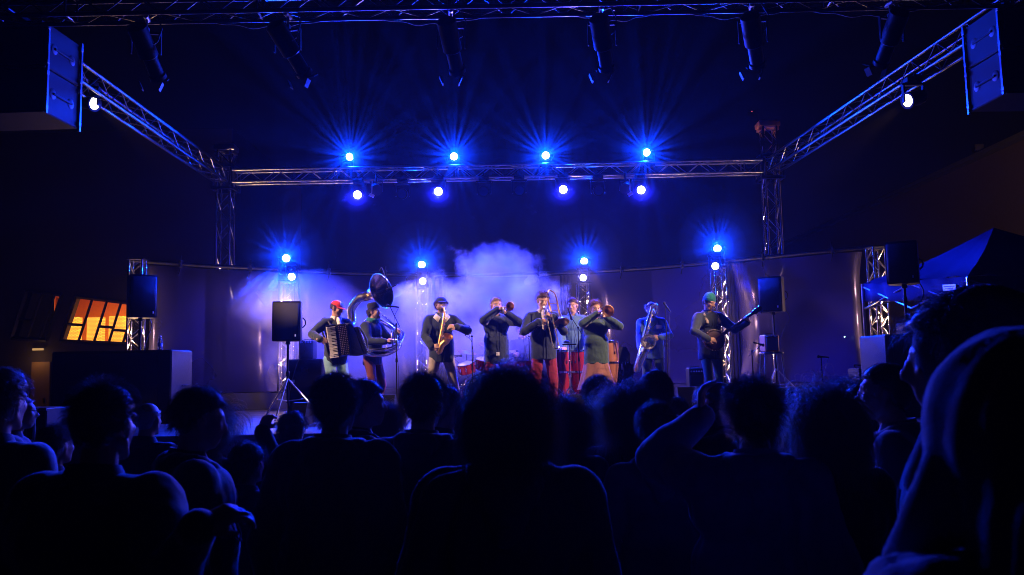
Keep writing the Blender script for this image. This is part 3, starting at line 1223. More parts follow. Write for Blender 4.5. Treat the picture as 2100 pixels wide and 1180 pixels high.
    if hoodie:
        hood_down(root, nb, s, jacket)
    HS['nb'] = nb
    return root, arms, hc, HR


def hair_mat(name, col):
    return mat(name, col, .42, var=.25, vscale=60, spec=.5)


def hair_on(root, hc, HR, s, style='short', m=None, n=900, L=.05, curl=.0, cap=True, fringe=.35, rad=.0013, grav=.5, low=-.35, bald=0, drape=0, vol=1.0, seed=1, up=0.0, name='hair', wave=0, front=.38, hat=False):
    """strands rooted on the scalp over a solid under-layer; low = how far down the back hair starts"""
    g = np.random.default_rng(seed)
    m = m or hair_mat('hair_dark', (.02, .014, .01))
    er = np.array((.079, .098, .089)) * s
    ec = np.array((0, .016, .034)) * s
    dirs = g.normal(size=(n * 6, 3))
    dirs /= np.linalg.norm(dirs, axis=1)[:, None]
    x, y, z = dirs.T
    # scalp: above a hairline that dips from the forehead to the nape
    line = np.where(y < 0, front * np.abs(y) ** .8, low * np.clip(y * 1.6, 0, 1)) - .3 * (1 - np.abs(y)) ** 2
    ok = z > line
    if bald:
        ok &= ~((z > .35 + .2 * (1 - bald)) & (y < .75 * bald + .1))
    if hat:
        ok &= (z < .12)
    dirs = dirs[ok][:n]
    P = dirs * er + ec
    dip = np.where((dirs[:, 2] < 0) & (dirs[:, 1] > 0), dirs[:, 2] * .05 * s * np.clip(dirs[:, 1] * 2.5, 0, 1), 0)
    P[:, 2] += dip
    N = dirs / er
    N /= np.linalg.norm(N, axis=1)[:, None]
    K = 18 if drape else 8
    Ls = L * s * g.uniform(.65, 1.2, len(P))
    step = Ls / (K - 1)
    flow = np.array((0, .35, 0)) if not up else np.array((0, -.1, up))
    D = N * ((.3 if drape else 1.0) * vol) + flow + g.normal(size=P.shape) * .2
    ph = g.uniform(0, 6.28, len(P))
    # clumps share a phase
    if curl or wave:
        cl = (np.floor(P[:, 0] / (.018 * s)) * 7.1 + np.floor(P[:, 1] / (.018 * s)) * 3.3 + np.floor(P[:, 2] / (.018 * s)) * 5.7)
        ph = cl * 2.4 + g.normal(size=len(P)) * .35
    pts = [P.copy()]
    cur = P.copy()
    for k in range(K - 1):
        t = k / (K - 1)
        D = D / np.linalg.norm(D, axis=1)[:, None]
        D = D + np.array((0, 0, -1)) * grav * (.35 + t) * (6.0 / K if drape else .8)
        if curl:
            a = ph + k * 1.7
            D = D + curl * (8.0 / K) * np.stack([np.cos(a), np.sin(a * 1.3), np.sin(a)], 1)
        if wave:
            a = ph * .3 + k * .7
            D = D + wave * (8.0 / K) * np.stack([np.cos(a), np.sin(a), 0 * a], 1)
        if curl and not drape:
            D = D + N * .5
        D = D / np.linalg.norm(D, axis=1)[:, None]
        cur = cur + D * step[:, None]
        q = (cur - ec) / (er * 1.04)
        q[:, 2] = np.where(q[:, 2] < 0, q[:, 2] * .75, q[:, 2])
        r = np.linalg.norm(q, axis=1)
        ins = r < 1
        q2 = q / r[:, None]
        q2[:, 2] = np.where(q2[:, 2] < 0, q2[:, 2] / .75, q2[:, 2])
        cur[ins] = (q2 * (er * 1.04) + ec)[ins]
        # drape over the shoulders, keep off the face
        if drape:
            f = (cur[:, 1] < -.055 * s) & (np.abs(cur[:, 0]) < .07 * s) & (cur[:, 2] < .05 * s)
            cur[f, 0] = np.sign(cur[f, 0] + 1e-9) * .075 * s
        pts.append(cur.copy())
    pts = np.stack(pts, 1)                           # n K 3
    nn = len(pts)
    T = np.gradient(pts, axis=1)
    T /= np.linalg.norm(T, axis=2)[..., None] + 1e-9
    A = np.cross(T, np.array((.3, .5, .8)))
    A /= np.linalg.norm(A, axis=2)[..., None] + 1e-9
    B = np.cross(T, A)
    taper = np.linspace(1, .25, K)[None, :, None] * rad
    ring = [pts + (A * math.cos(a) + B * math.sin(a)) * taper for a in (0, 2.094, 4.189)]
    V = np.stack(ring, 2).reshape(-1, 3)             # n K 3ring
    base = (np.arange(nn) * K * 3)[:, None, None]
    kk = (np.arange(K - 1) * 3)[None, :, None]
    fs = []
    idx = base + kk
    for a in range(3):
        b = (a + 1) % 3
        fs.append(np.stack([idx + a, idx + b, idx + b + 3, idx + a + 3], -1).reshape(-1, 4))
    Fq = np.concatenate(fs)
    me = bpy.data.meshes.new(name)
    HRn = np.array(HR)
    capm = MB()
    if cap:
        nu, nv = 40, 24
        vs, keep = [], []
        for j in range(nv + 1):
            phi = -math.pi / 2 + math.pi * j / nv
            for i in range(nu):
                th = 2 * math.pi * i / nu
                d = Vector((math.cos(phi) * math.cos(th), math.cos(phi) * math.sin(th), math.sin(phi)))
                ln = (front * (-d.y) ** .8 if d.y < 0 else low * min(1, d.y * 1.6)) - .3 * (1 - abs(d.y)) ** 2
                inside = d.z > ln + .02
                if hat and d.z > .1:
                    inside = False
                if bald and d.z > .35 + .2 * (1 - bald) and d.y < .75 * bald + .1:
                    inside = False
                thick = .3 * (L * s) * vol if L < .12 else .022 * s * vol
                nz_ = mn.noise((d.x * 3.5 + seed, d.y * 3.5, d.z * 3.5)) * .5 + .5
                rr = 1.0 + ((.05 + .06 * nz_ if curl > .6 else min(thick, .03) / .085 * (.35 + .6 * nz_) + .02) if inside else -.12)
                vs.append((d.x * er[0] * rr + ec[0], d.y * er[1] * rr + ec[1], d.z * er[2] * rr + ec[2] + (.05 * s * d.z * min(1, d.y * 2.5) if d.z < 0 < d.y else 0)))
        fsx = [(j * nu + i, j * nu + (i + 1) % nu, (j + 1) * nu + (i + 1) % nu, (j + 1) * nu + i) for j in range(nv) for i in range(nu)]
        capm.add(vs, fsx)
        if drape:
            zz = -.02
            capm.ell((0, .03 * s, -.02 * s), (.088 * s, .075 * s, .12 * s))
            capm.limb([(0, .05 * s, -.05 * s), (0, .075 * s, -drape * s)], [.085 * s, .05 * s], 16)
    hv = V @ HRn.T + np.array(hc)
    if cap:
        cv = np.vstack(capm.v) @ HRn.T + np.array(hc)
        allv = np.vstack([hv, cv])
        faces = Fq.tolist() + [tuple(i + len(hv) for i in f) for f in capm.f]
    else:
        allv, faces = hv, Fq.tolist()
    me.from_pydata(allv.tolist(), [], faces)
    me.materials.append(m)
    me.polygons.foreach_set('use_smooth', [True] * len(me.polygons))
    o = bpy.data.objects.new(name, me)
    C.objects.link(o)
    o.parent = root
    return o



def vertical_folds(o, cx, cy, amp, k, seed=0):
    """long hanging folds, displaced along the surface normals"""
    me = o.data
    n = len(me.vertices)
    co = np.zeros(n * 3)
    no = np.zeros(n * 3)
    me.vertices.foreach_get('co', co)
    me.vertices.foreach_get('normal', no)
    co, no = co.reshape(-1, 3), no.reshape(-1, 3)
    a = np.arctan2(co[:, 1] - cy, co[:, 0] - cx)
    w = a * k + 1.3 * np.sin(co[:, 2] * 5 + seed) + .8 * np.sin(a * 3 + seed * 2 + co[:, 2] * 3)
    off = amp * (np.abs(np.sin(w)) ** .7 - .5) * (.4 + .6 * (.5 + .5 * np.sin(co[:, 2] * 7 + a * 2 + seed)))
    co += no * off[:, None]
    me.vertices.foreach_set('co', co.ravel())
    me.update()


def hood_down(root, nb, s, m):
    """a hood or thick collar lying round the neck"""
    b = MB()
    b.limb([nb + Vector(p) * s for p in ((-.085, -.085, -.045), (-.105, .0, -.0), (-.06, .075, .0), (0, .10, -.01), (.06, .075, .0), (.105, .0, -.0), (.085, -.085, -.045))], [.035 * s, .042 * s, .05 * s, .055 * s, .05 * s, .042 * s, .035 * s])
    b.limb([nb + Vector(p) * s for p in ((-.05, .10, -.03), (0, .13, -.12), (.05, .10, -.03))], [.05 * s, .06 * s, .05 * s])
    return remeshed(b, 'hood', m, .012, 4, root, [(.015, .06), (.012, .15)])


def cloth(name, col, rough=.85, b=.25, sheen=.3):
    return mat(name, col, rough, var=.15, vscale=30, bump=b, bscale=300, sheen=sheen, spec=.3, crease=.45)


def cap_hat(root, hc, HR, s, m, brim_m=None, front_m=None, name='cap', back=False):
    h = bpy.data.objects.new(name, None)
    C.objects.link(h)
    h.parent = root
    def T(mb): return mb.xf(Matrix.Translation(hc) @ (HR.to_4x4()) @ Matrix.Scale(s, 4))
    c = MB()
    nu, nv = 32, 10
    P = []
    for j in range(nv + 1):
        ph = R(8) + R(81) * j / nv
        P.append([(.088 * math.cos(ph) * math.cos(2 * math.pi * i / nu), .016 + .108 * math.cos(ph) * math.sin(2 * math.pi * i / nu), +.03 + .084 * math.sin(ph)) for i in range(nu + 1)])
    c.grid(P)
    T(c).build('crown', m, h)
    if front_m:
        c = MB()
        P = []
        for j in range(nv + 1):
            ph = R(9) + R(76) * j / nv
            P.append([(.0895 * math.cos(ph) * math.cos(a), .016 + .1095 * math.cos(ph) * math.sin(a), +.03 + .0855 * math.sin(ph)) for a in np.linspace(R(-128), R(-52), 12)])
        T(c.grid(P)).build('front_panel', front_m, h)
    b = MB()
    P = []
    for r in np.linspace(0, 1, 6):
        P.append([((.085 + .0 * r) * math.cos(a) * (1 - .12 * r), .016 + .104 * math.sin(a) - .075 * r * (-math.sin(a)) ** .6, .046 - .014 * r - .01 * (math.cos(a) ** 2)) for a in np.linspace(R(-165), R(-15), 16)])
    P2 = [[(x, y, z - .004) for x, y, z in row] for row in P]
    b.grid(P).grid(P2)
    T(b).build('brim', brim_m or m, h)
    return h
# ================================================================ the band
V = Vector


def spot_on(px, Y, py=700, z=SZ):
    p = at(px, py, Y)
    return V((p.x, Y, z))


def flare(mb, throat, mouth_pt, r0, r1, n=28, k=2.6, lip=.004):
    """brass bell: thin double-walled flare"""
    throat, mouth_pt = V(throat), V(mouth_pt)
    d = mouth_pt - throat
    L = d.length
    prof = []
    for i in range(15):
        t = i / 14
        prof.append((r0 + (r1 - r0) * t ** k, L * t))
    prof.append((r1 + lip, L + .001))
    prof.append((r1 + lip, L - .004))
    inner = [(max(.001, r - .0025), h - .001) for r, h in prof[:15]][::-1]
    mb.lathe(prof[:15] + [(r1 + lip, L + .002), (r1 - .001, L + .003)] + inner, throat, d, n, cap=False)
    return mb


def bez(pts, n=24):
    """smooth path through points (Catmull-Rom)"""
    P = [V(p) for p in pts]
    P = [P[0] * 2 - P[1]] + P + [P[-1] * 2 - P[-2]]
    out = []
    m = len(P) - 3
    for i in range(m):
        a, b, c, d = P[i:i + 4]
        for k in range(n):
            t = k / n
            out.append(.5 * ((2 * b) + (c - a) * t + (2 * a - 5 * b + 4 * c - d) * t * t + (3 * b - a - 3 * c + d) * t ** 3))
    out.append(P[-2])
    return out


NAVY = cloth('navy_cloth', (.024, .038, .085))
NAVY2 = cloth('dark_blue_cloth', (.02, .032, .05))
SLATE = cloth('slate_cloth', (.07, .095, .115))
GREENS = cloth('bottle_green_cloth', (.035, .07, .06))
BLUESH = cloth('blue_shirt_cloth', (.10, .20, .42))
PALEBL = cloth('pale_blue_cloth', (.25, .4, .5))
WHITEC = cloth('white_cotton', (.7, .66, .62))
CRIM = cloth('crimson_cord', (.22, .014, .04))
RUST = cloth('rust_trousers', (.16, .04, .03))
BEIGE = cloth('beige_cotton', (.38, .33, .28))
LJEAN = cloth('light_denim', (.22, .42, .5))
DJEAN = cloth('dark_denim', (.05, .09, .16))
GJEAN = cloth('green_trousers', (.05, .14, .12))
BROWNC = cloth('brown_skirt_cloth', (.22, .10, .075))
TEAL = cloth('teal_wool', (.02, .23, .21), b=.5)
REDC = cloth('red_cap_cloth', (.55, .03, .03))
TEALSC = cloth('teal_scarf_cloth', (.02, .16, .15))
BLACKC = cloth('black_cloth_soft', (.015, .015, .018))
SHERPA = cloth('sherpa_fleece', (.6, .5, .42), b=.9)
H_DARK = hair_mat('hair_dark', (.025, .015, .01))
H_BROWN = hair_mat('hair_brown', (.09, .045, .025))
H_FAIR = hair_mat('hair_fair', (.25, .16, .10))
H_GREY = hair_mat('hair_grey', (.22, .2, .19))
RED_SHOE = cloth('red_shoe', (.4, .03, .03))


def beard(root, hc, HR, s, m, big=.5):
    hair_pts = np.random.default_rng(5)
    mb = MB()
    for i in range(260):
        a = hair_pts.uniform(-1.25, 1.25)
        h = hair_pts.uniform(-.105, -.045)
        r = .062 + .012 * (1 - abs(a))
        p = V((math.sin(a) * r, -math.cos(a) * (r + .012) + .0, h))
        if abs(p.x) < .016 and h > -.068:
            continue
        q = p + V((p.x * .15, -.01, -.014 * big))
        mb.tube([hc + HR @ (p * s), hc + HR @ (q * s)], [.0028, .0012], 4)
    return mb.build('beard', m, root)


# ---------------------------------------------------------------- 1 accordion
loc = spot_on(688, 12.4)
RZ = R(38)
root, arms, hc, HR = person(loc, RZ, 'man in a red and white cap and dark jacket playing a black accordion', 1.77, NAVY2, LJEAN,
    {-1: (V((-.40, -.33, 1.17)), V((.9, -.15, -.12)), V((0, -1, .25)), .55), 1: (V((.345, -.20, 1.02)), V((.1, -.7, .2)), V((1, 0, .1)), .7)},
    head=(R(28), R(22), 0), lean=(0, -.03), shirt=WHITEC, open_front=True, elbows={-1: (-1, .2, -.5), 1: (1, .6, -.6)},
    hair=dict(style='short', m=H_DARK, n=900, L=.022, low=-.5, hat=True), group='members of the brass band')
cap_hat(root, hc, HR, 1.0, REDC, REDC, WHITEC)
t = thing('accordion', 'black piano accordion with white keys and open bellows', 'accordion', loc, RZ)
BLK = mat('black_lacquer', (.012, .012, .014), .12, spec=.8)
KEYW = mat('ivory_keys', (.8, .78, .72), .25, var=.05)
tilt = Matrix.Rotation(R(-8), 3, 'Y')
oc = V((-.02, -.30, 1.17))
def A(p): return oc + tilt @ V(p)
MB().box(A((-.05, 0, 0)), (.17, .21, .47), tilt, .02).build('treble_body', BLK, t)
kb = MB()
for i in range(21):
    kb.box(A((-.205, -.062, -.225 + .0214 * i)), (.135, .022, .0196), tilt, .002)
kb.build('white_keys', KEYW, t)
kb = MB()
for i in range(20):
    if i % 7 in (0, 1, 3, 4, 5):
        kb.box(A((-.178, -.078, -.214 + .0214 * i)), (.08, .014, .011), tilt, .002)
kb.build('black_keys', BLK, t)
MB().box(A((-.2, -.035, 0)), (.15, .03, .48), tilt, .006).build('keyboard_bed', BLK, t)
gr = MB()
for i in range(16):
    for j in range(5):
        gr.ell(A((-.105 + .028 * j, -.108, -.2 + .0265 * i)), (.006, .004, .006), nu=8, nv=5)
gr.build('grille_studs', BRASS, t)
be = MB()
secs = []
for k in range(27):
    u = k / 26
    ang = R(-8) - u * R(4)
    yaw = -u * R(22)
    c = A((.045 + .20 * u, .03 * u, -.02 * u - .03 * u * u))
    zz = -1 if k % 2 else 1
    hy, hz = .1 + .008 * zz, .215 + .008 * zz + .025 * math.sin(math.pi * u)
    rot = Matrix.Rotation(yaw, 3, 'Z') @ Matrix.Rotation(R(-8) + u * R(-12), 3, 'Y')
    ring = []
    for sy, sz in ((-1, -1), (1, -1), (1, 1), (-1, 1)):
        ring.append(tuple(c + rot @ V((0, sy * hy, sz * hz))))
    ring.append(ring[0])
    secs.append(ring)
be.grid(secs).build('bellows', mat('bellows_card', (.03, .03, .04), .45), t)
rot = Matrix.Rotation(-R(22), 3, 'Z') @ Matrix.Rotation(-R(20), 3, 'Y')
bc = A((.285, .03, -.05))
MB().box(bc, (.085, .2, .43), rot, .02).build('bass_body', BLK, t)
bt = MB()
for i in range(14):
    for j in range(4):
        bt.ell(bc + rot @ V((.044, -.06 + .022 * j, -.17 + .025 * i)), .006, nu=8, nv=5)
bt.build('bass_buttons', KEYW, t)
MB().tube(bez([bc + rot @ V((.05, .0, .19)), bc + rot @ V((.09, .0, .0)), bc + rot @ V((.05, 0, -.19))]), .016, 8).build('hand_strap', RUBBER, t)
MB().tube(bez([A((-.1, .1, .2)), (-.17, -.0, 1.5), (-.19, .1, 1.4), (-.12, .0, 1.05)]), .014, 8).build('shoulder_strap', RUBBER, t)

# ---------------------------------------------------------------- 2 sousaphone
loc = spot_on(764, 13.2)
RZ = R(62)
root, arms, hc, HR = person(loc, RZ, 'man in black hat and teal scarf inside the coil of a brass sousaphone', 1.76, NAVY2, RUST,
    {-1: (V((-.17, -.38, 1.16)), V((.5, -.6, .35)), V((-.3, -.3, 1)), .75), 1: (V((.17, -.36, 1.3)), V((-.3, -.5, .5)), V((1, 0, .3)), .8)},
    head=(R(12), R(-4), 0), hair=dict(m=H_DARK, n=1200, L=.035, low=-.7, vol=1.2, hat=True), group='members of the brass band')
beard(root, hc, HR, 1, H_DARK)
m = MB()
m.lathe([(.092, .05), (.098, .06), (.1, .13), (.085, .15), (.001, .155)], hc, HR @ V((0, .12, 1)), 28).build('hat', BLACKC, root)
m = MB()
m.lathe([(.075, -.03), (.105, -.01), (.11, .03), (.085, .055), (.07, .05)], V((0, -.01, 1.50)), (0, -.2, 1), 24)
remeshed(m, 'scarf', TEALSC, .008, 2, root, [(.02, .05)])
t = thing('sousaphone', 'brass sousaphone with a wide upright bell over the player in the black hat', 'sousaphone', loc, RZ)
bell_c = Matrix.Rotation(-R(62), 3, 'Z') @ V((.17, -.14, 0)) + V((0, 0, 1.97))
bd = Matrix.Rotation(-R(62), 3, 'Z') @ V((.84, -.48, .24)).normalized()
th = bell_c - bd * .34
m = MB()
flare(m, th, bell_c, .075, .28, 40, 2.2, .008)
m.build('bell', mat('worn_brass', (.62, .45, .22), .22, 1.0, var=.3, vscale=5), t)
path = bez([th, th - bd * .14 + V((0, 0, .005)), th - bd * .26 + V((-.01, .02, -.12)), th - bd * .27 + V((-.01, .0, -.34)), V((-.2, .3, 1.36)), V((-.28, .15, 1.14)), V((-.33, -.12, 1.0)), V((-.18, -.36, .97)), V((.1, -.42, 1.08)),
            V((.3, -.3, 1.26)), V((.35, -.05, 1.44)), V((.26, .16, 1.54)), V((.1, .24, 1.5))], 10)
rr = np.interp(np.linspace(0, 1, len(path)), [0, .2, .35, .6, 1], [.076, .072, .06, .045, .03])
m = MB()
m.tube(path, list(rr), 18)
m.build('coil', SILVER, t)
path = bez([V((-.2, .2, 1.2)), V((-.36, -.02, 1.06)), V((-.25, -.33, 1.03)), V((.0, -.47, 1.1)), V((.25, -.42, 1.28)), V((.3, -.2, 1.44)), V((.17, -.13, 1.56)), V((.06, -.15, 1.585))], 10)
MB().tube(path, list(np.linspace(.03, .012, len(path))), 12).build('inner_coil', SILVER, t)
m = MB()
for i in range(3):
    c = V((-.06 + .05 * i, -.43, 1.2 + .02 * i))
    m.lathe([(.018, -.09), (.02, -.08), (.02, .08), (.017, .09), (.006, .095), (.006, .12), (.013, .122), (.013, .13)], c, (.1, .2, 1), 12)
m.build('valves', SILVER, t)
m = MB()
for i in range(3):
    c = V((-.07 + .05 * i, -.43, 1.16))
    m.tube(bez([c, c + V((-.02, -.06, .02)), c + V((.03, -.09, -.04)), c + V((.05, -.04, -.1)), c + V((.02, .0, -.06))], 6), .009, 8)
for i in range(4):
    a = V((-.2 + .14 * i, -.4 - .02 * (i % 2), 1.02 + .05 * i))
    m.tube([a, a + V((.02, -.02, .08))], .008, 6)
m.build('valve_tubing', SILVER, t)

# ---------------------------------------------------------------- saxophones
def saxophone(t, top, bow, bellc, belld, rb=.03, rbell=.065, neckpts=None, m_body=BRASS, m_bell=BRASS, keys=10, loop=False):
    top, bow, bellc = V(top), V(bow), V(bellc)
    belld = V(belld).normalized()
    ax = (bow - top).normalized()
    pth = bez([top, top.lerp(bow, .5), bow, bow + ax * rb * 1.6 + (bellc - bow) * .18 + V((0, 0, -.0)), bow + (bellc - bow) * .34 - V((0, 0, .0)), bellc - belld * .10], 8)
    rs_ = np.interp(np.linspace(0, 1, len(pth)), [0, .4, .6, 1], [rb * .42, rb * .9, rb * 1.12, rb * 1.35])
    MB().tube(pth, list(rs_), 16).build('body_tube', m_body, t)
    m = MB()
    flare(m, bellc - belld * .11, bellc, rb * 1.35, rbell, 28, 2.2, .004)
    m.build('bell', m_bell, t)
    if neckpts:
        n_ = bez(neckpts + [top], 8)
        MB().tube(n_, list(np.linspace(rb * .2, rb * .42, len(n_))), 12).build('neck', m_body, t)
        MB().tube([n_[0], n_[0].lerp(n_[3], .9)], [.009, .013], 10).build('mouthpiece', RUBBER, t)
    x, y, z = frame_z(ax)
    m = MB()
    rods = MB()
    L = (bow - top).length
    for k in range(keys):
        u = .14 + .8 * k / keys
        c = top + ax * L * u
        sd = (-y if y.y > 0 else y)
        off = (sd * .9 + x * (.5 if k % 2 else -.5)).normalized()
        r = rb * (.42 + .5 * u)
        m.lathe([(r * .8, 0), (r * .85, .004), (r * .2, .009)], c + off * (r + .008), off, 14)
        m.tube([c + off * (r + .014), c + off * (r * .6 + .014) + x * r * 1.3], .0028, 5)
        rods.tube([c + x * (r + .012) * (1 if k % 2 else -1) + sd * .01, c + x * (r + .014) * (1 if k % 2 else -1) + sd * .01 + ax * L * .2], .003, 6)
        rods.ell(c + x * (r + .012) * (1 if k % 2 else -1) + sd * .01, .006, nu=8, nv=5)
    m.build('key_pads', m_body, t)
    rods.build('key_rods', CHROME, t)


loc = spot_on(905, 12.7)
RZ = R(10)
MOUTH = V((0, -.125, 1.595))
root, arms, hc, HR = person(loc, RZ, 'man in a dark cap with open jacket and white collar playing alto saxophone', 1.83, NAVY2, BEIGE,
    {-1: (V((-.17, -.33, 1.04)), V((.6, -.35, .15)), V((-.6, -.7, .3)), .7), 1: (V((.2, -.33, 1.34)), V((-.75, -.2, .1)), V((.2, -.8, .6)), .75)},
    head=(R(6), R(2), 0), shirt=SLATE, open_front=True, feet={-1: (-.24, -.1, 0), 1: (.26, .08, 0)}, shoe=RED_SHOE,
    elbows={-1: (-1, .3, -.4), 1: (1, .35, -.5)}, hair=dict(m=H_BROWN, n=2200, L=.045, low=-.9, curl=.5, vol=.5, grav=1.1, front=.0, hat=True), bulk=1.05, hemlen=.02, group='members of the brass band')
cap_hat(root, hc, HR, 1.03, NAVY, NAVY)
beard(root, hc, HR, 1.03, H_DARK, .3)
m = MB()
for k in (-1, 1):
    m.add([(k * .02, -.14, 1.50), (k * .085, -.085, 1.565), (k * .13, -.12, 1.50), (k * .06, -.165, 1.42)], [(0, 1, 2, 3)])
o = m.build('collar_points', WHITEC, root)
o.modifiers.new('t', 'SOLIDIFY').thickness = .006
t = thing('alto_saxophone', 'golden alto saxophone held by the man in the dark cap', 'saxophone', loc, RZ)
saxophone(t, (.03, -.27, 1.545), (-.07, -.33, 1.0), (.07, -.44, 1.2), (.3, -.6, .75), .036, .07, [V((-.0, -.155, 1.62)), V((.0, -.2, 1.65)), V((.02, -.26, 1.63))])
MB().tube(bez([(.07, .03, 1.5), (.06, -.1, 1.46), (-.01, -.29, 1.3)]), .008, 6).build('strap', RUBBER, t)


# ---------------------------------------------------------------- trumpets
def trumpet(t, mth, d, rbell=.062, L=.5, m=BRASS, big=1.0):
    mth = V(mth)
    d = V(d).normalized()
    up = V((0, 0, 1))
    up = (up - d * up.dot(d)).normalized()
    lat = d.cross(up)
    def Q(a, b, c=0): return mth + d * a + up * b + lat * c
    MB().lathe([(.013, 0), (.013, .004), (.006, .02), (.005, .08)], mth, d, 12).build('mouthpiece', SILVER, t)
    m1 = MB()
    flare(m1, Q(L - .2, -.0), Q(L, -.0), .011 * big, rbell, 28, 3.0, .003)
    m1.build('bell', m, t)
    m2 = MB()
    m2.tube(bez([Q(.07, 0), Q(.36, 0), Q(.405, -.035 * big), Q(.36, -.075 * big), Q(.24, -.075 * big)], 8), .0065 * big, 8)
    m2.tube(bez([Q(L - .19, -.0, .02), Q(.12, -.0, .02), Q(.075, -.037 * big, .02), Q(.12, -.075 * big, .02), Q(.22, -.075 * big, .02)], 8), .0075 * big, 8)
    m2.build('tubing', m, t)
    m3 = MB()
    for k in range(3):
        c = Q(.19 + .026 * k, -.10 * big, .01)
        m3.lathe([(.011, 0), (.013, .005), (.013, .10), (.011, .105), (.004, .107), (.004, .135), (.009, .136), (.009, .141)], c, up, 12)
    m3.build('valves', SILVER, t)


def horn_hands(mth, d, s=1.0):
    mth, d = V(mth), V(d).normalized()
    return {-1: (mth + d * .2 + V((-.075, .05, -.03)), V((.75, -.3, .5)), V((-.3, -.3, 1)), 1.0), 1: (mth + d * .17 + V((.08, .05, -.075)), V((-.6, -.4, .5)), V((.9, -.2, .2)), 1.1)}


loc = spot_on(1018, 12.8)
RZ = R(14)
mth = V((.012, -.125, 1.63))
td = V((.12, -1, -.02))
root, arms, hc, HR = person(loc, RZ, 'short haired man in navy jacket and dark red trousers raising a trumpet', 1.80, NAVY, CRIM, horn_hands(mth, td),
    head=(R(5), R(0), 0), elbows={-1: (-1, .1, -.75), 1: (1, .1, -.75)}, hair=dict(m=H_FAIR, n=900, L=.03, low=-.7, front=.42), hemlen=.05, bulk=1.08, group='members of the brass band')
t = thing('trumpet', 'brass trumpet raised by the man in the navy jacket', 'trumpet', loc, RZ)
trumpet(t, mth, td, .066)
MB().box((-.02, -.175, .93), (.05, .006, .05)).build('pocket_label', CHALK, root)

loc = spot_on(1222, 12.7)
RZ = R(6)
mth = V((.01, -.118, 1.535))
td = V((.14, -1, -.04))
root, arms, hc, HR = person(loc, RZ, 'curly haired woman in a loose bottle green shirt and brown skirt playing a trumpet', 1.70, GREENS, None, horn_hands(mth, td),
    head=(R(4), R(-2), R(3)), skirt=BROWNC, elbows={-1: (-1, .1, -.7), 1: (1, .1, -.7)}, hair=dict(m=hair_mat('hair_copper', (.22, .10, .05)), n=1500, L=.075, curl=1.1, low=-.8, vol=1.3, front=.45, grav=.2), bulk=1.12, hemlen=.03, shirt=GREENS, group='members of the brass band')
t = thing('trumpet', 'wide belled brass trumpet played by the curly haired woman in green', 'trumpet', loc, RZ)
trumpet(t, mth, td, .085, .48, big=1.15)

# ---------------------------------------------------------------- trombone
loc = spot_on(1114, 12.1)
RZ = R(8)
mth = V((.0, -.14, 1.585))
td = V((.06, -.55, -.83)).normalized()
root, arms, hc, HR = person(loc, RZ, 'dark haired man in open slate jacket and crimson trousers playing a trombone', 1.80, NAVY, CRIM,
    {-1: (mth + td * .22 + V((-.10, .03, -.04)), V((.85, -.3, .2)), V((-.2, -.8, .5)), .9), 1: (mth + td * .10 + V((.11, .02, -.06)), V((-.7, -.3, .35)), V((.6, -.6, .4)), .9)},
    head=(R(3), R(16), 0), shirt=WHITEC, open_front=True, elbows={-1: (-1, .05, -.8), 1: (.8, .4, -.9)}, hair=dict(m=H_BROWN, n=1300, L=.042, curl=.35, low=-.7, vol=1.25, front=.4, up=.5), bulk=1.06, hemlen=.0, feet={-1: (-.13, 0, 0), 1: (.13, 0, 0)}, group='members of the brass band')
t = thing('trombone', 'brass trombone slanting down with its slide at the crimson trousers', 'trombone', loc, RZ)
lat = V((1, 0, 0.05)).normalized()
nrm = td.cross(lat).normalized()
def Q(a, b): return mth + td * a + lat * b
MB().lathe([(.018, -.0), (.018, .006), (.007, .03), (.006, .09)], mth, td, 12).build('mouthpiece', SILVER, t)
m = MB()
for b in (.0, .085):
    m.tube([Q(.03 if b == 0 else .09, b), Q(.70, b)], .0085, 8)
m.tube(bez([Q(.70, .0), Q(.735, .014), Q(.748, .0425), Q(.735, .071), Q(.70, .085)], 5), .0085, 8)
m.tube([Q(.2, 0), Q(.2, .085)], .006, 6).tube([Q(.12, 0), Q(.12, .085)], .006, 6)
m.build('slide', SILVER, t)
m = MB()
flare(m, Q(.06, .205), Q(.30, .205), .014, .105, 32, 3.2, .004)
m.build('bell', BRASS, t)
m = MB()
m.tube(bez([Q(.07, .205), Q(-.2, .205), Q(-.28, .165), Q(-.30, .135), Q(-.28, .11), Q(-.2, .085), Q(.09, .085)], 8), [.013] * 8 * 6 + [.010], 10)
m.tube([Q(-.05, .205), Q(-.05, .085)], .006, 6)
m.tube([Q(.07, .205), Q(.09, .085)], .006, 6)
m.build('tuning_tubes', BRASS, t)

# ---------------------------------------------------------------- percussion
loc = spot_on(1176, 13.9)
root, arms, hc, HR = person(loc, R(-4), 'man in a light blue shirt standing behind the tall congas', 1.86, BLUESH, DJEAN,
    {-1: (V((-.16, -.36, 1.02)), V((.1, -1, -.15)), V((0, 0, 1)), .3), 1: (V((.26, -.34, 1.04)), V((0, -1, -.1)), V((0, 0, 1)), .3)},
    head=(R(-16), R(8), 0), elbows={-1: (-1, .4, -.4), 1: (1, .4, -.4)}, hair=dict(m=H_BROWN, n=900, L=.035, low=-.6, front=.42, up=.3), group='members of the brass band')
REDW = mat('red_drum_shell', (.3, .02, .04), .15, var=.2, spec=.7)
SKINH = mat('drum_skin', (.65, .6, .5), .5, bump=.1)


